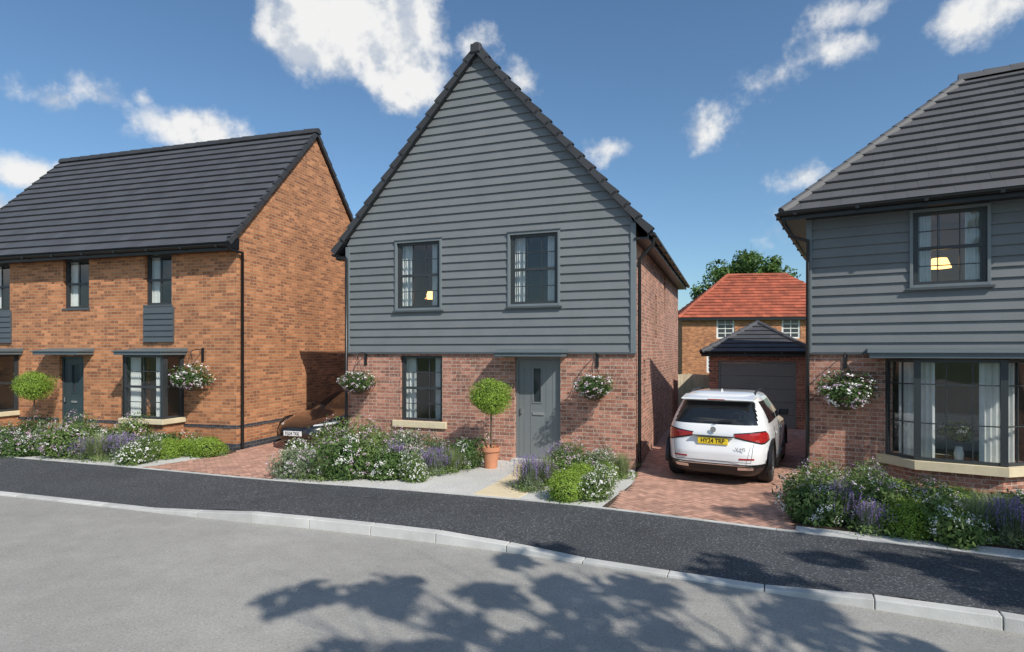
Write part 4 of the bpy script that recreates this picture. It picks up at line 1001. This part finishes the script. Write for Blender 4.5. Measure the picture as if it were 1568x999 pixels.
# ================================================================ SKY, SUN, CAMERA
EL=math.radians(42); AZ=math.radians(-55)
sv=V((math.cos(AZ)*math.cos(EL),math.sin(AZ)*math.cos(EL),math.sin(EL)))
w=bpy.data.worlds.new('World'); sc.world=w; w.use_nodes=True; nt=w.node_tree; nt.nodes.clear()
out=N(nt,'ShaderNodeOutputWorld'); sky=N(nt,'ShaderNodeTexSky',sky_type='NISHITA'); sky.sun_disc=False
sky.sun_elevation=EL; sky.sun_rotation=math.atan2(sv.x,sv.y); sky.air_density=1.0; sky.dust_density=.8; sky.ozone_density=1.6
bg=N(nt,'ShaderNodeBackground'); bg.inputs[1].default_value=.112
skc=mixc(nt,1.0,sky.outputs[0],(.84,1.06,1.18),'MULTIPLY'); nt.links.new(skc,bg.inputs[0])
tc=N(nt,'ShaderNodeTexCoord').outputs['Generated']
sp=N(nt,'ShaderNodeSeparateXYZ'); nt.links.new(tc,sp.inputs[0])
def mt(op,a,b=None,c=None):
    n=N(nt,'ShaderNodeMath',operation=op)
    for i,x in enumerate((a,b,c)):
        if x is None: continue
        if isinstance(x,(int,float)): n.inputs[i].default_value=x
        else: nt.links.new(x,n.inputs[i])
    return n.outputs[0]
az=mt('ARCTAN2',sp.outputs[0],sp.outputs[1]); el=mt('ARCSINE',sp.outputs[2])
cb=N(nt,'ShaderNodeCombineXYZ'); nt.links.new(az,cb.inputs[0]); nt.links.new(el,cb.inputs[1])
CL=[(-14.6,28.8,9.2,5.8,1.45),(-10.5,24.8,4.4,3.4,1.15),(-19,26.8,5.0,3.4,1.15),(-34.4,19.5,2.6,1.7,1),(-29.3,18.4,5.0,2.2,1.2),(-39.4,13.1,4.2,2.0,1.15),(-3.7,27.7,2.1,1.9,.65),(.8,24.5,2.6,1.7,.6),
    (8.2,18.7,2.6,1.6,1),(26.1,15.1,2.7,1.6,1),(28.2,24,3.0,1.3,.7),(24.4,22.8,3.2,1.1,.45),(38.3,24.4,3.2,2.0,.9),(32,26.5,3.6,1.1,.6),(-37.9,18.4,2.3,1.3,.75),(-32.1,20,1.5,1.2,.8),(-41,10.5,3,1.6,.95),(18,19.2,1.6,1.1,.22),(26,10,3,1.8,.6),
    (-60,20,9,4,1),(62,24,8,4,1),(52,16,6,2,1)]
acc=None
for a,b,ra,rb,st in CL:
    s=N(nt,'ShaderNodeVectorMath',operation='SUBTRACT'); nt.links.new(cb.outputs[0],s.inputs[0]); s.inputs[1].default_value=(math.radians(a),math.radians(b),0)
    m=N(nt,'ShaderNodeVectorMath',operation='MULTIPLY'); nt.links.new(s.outputs[0],m.inputs[0]); m.inputs[1].default_value=(1/math.radians(ra),1/math.radians(rb),1)
    l=N(nt,'ShaderNodeVectorMath',operation='LENGTH'); nt.links.new(m.outputs[0],l.inputs[0])
    d=mt('MULTIPLY_ADD',l.outputs['Value'],-st,st)
    acc=d if acc is None else mt('MAXIMUM',acc,d)
bn=noise(nt,2.2,4,.55,tc); back=mt('MULTIPLY',maprange(nt,sp.outputs[1],.05,-.2),mt('MULTIPLY_ADD',bn,4.0,-2.1)); 
acc=mt('MAXIMUM',acc,mt('MAXIMUM',mt('SUBTRACT',back,maprange(nt,sp.outputs[1],.05,-.1,2,0)),-1.0))
n1=noise(nt,12,7,.60,tc)
den=mt('ADD',acc,mt('MULTIPLY_ADD',n1,3.0,-1.56))
fac=maprange(nt,den,-.12,.80,0,.985,True)
off=N(nt,'ShaderNodeVectorMath',operation='ADD'); nt.links.new(tc,off.inputs[0]); off.inputs[1].default_value=(.014,0,.026)
n3=noise(nt,12,4,.55,off.outputs[0])
shd=maprange(nt,mt('SUBTRACT',n1,n3),-.12,.06,0,1,True)
ccol=mixc(nt,shd,(.62,.68,.77),(1.0,1.0,.99))
bg2=N(nt,'ShaderNodeBackground'); nt.links.new(ccol,bg2.inputs[0]); bg2.inputs[1].default_value=.90
mx=N(nt,'ShaderNodeMixShader'); nt.links.new(fac,mx.inputs[0]); nt.links.new(bg.outputs[0],mx.inputs[1]); nt.links.new(bg2.outputs[0],mx.inputs[2]); nt.links.new(mx.outputs[0],out.inputs[0])
sl=bpy.data.lights.new('sun','SUN'); sl.energy=4.6; sl.angle=math.radians(.5); sl.color=(1,.93,.83)
so=bpy.data.objects.new('sun',sl); so.rotation_euler=sv.to_track_quat('Z','Y').to_euler(); so.location=(10,-10,20); link(so)
cam=bpy.data.cameras.new('camera'); cam.sensor_width=36; cam.lens=20.78; cam.shift_y=.02455; cam.clip_end=1500; cam.clip_start=.05
co=bpy.data.objects.new('camera',cam); co.location=(0,0,2.31); co.rotation_euler=(math.radians(90),0,0); link(co); sc.camera=co
sc.view_settings.view_transform='Standard'; sc.view_settings.look='None'; sc.view_settings.exposure=0
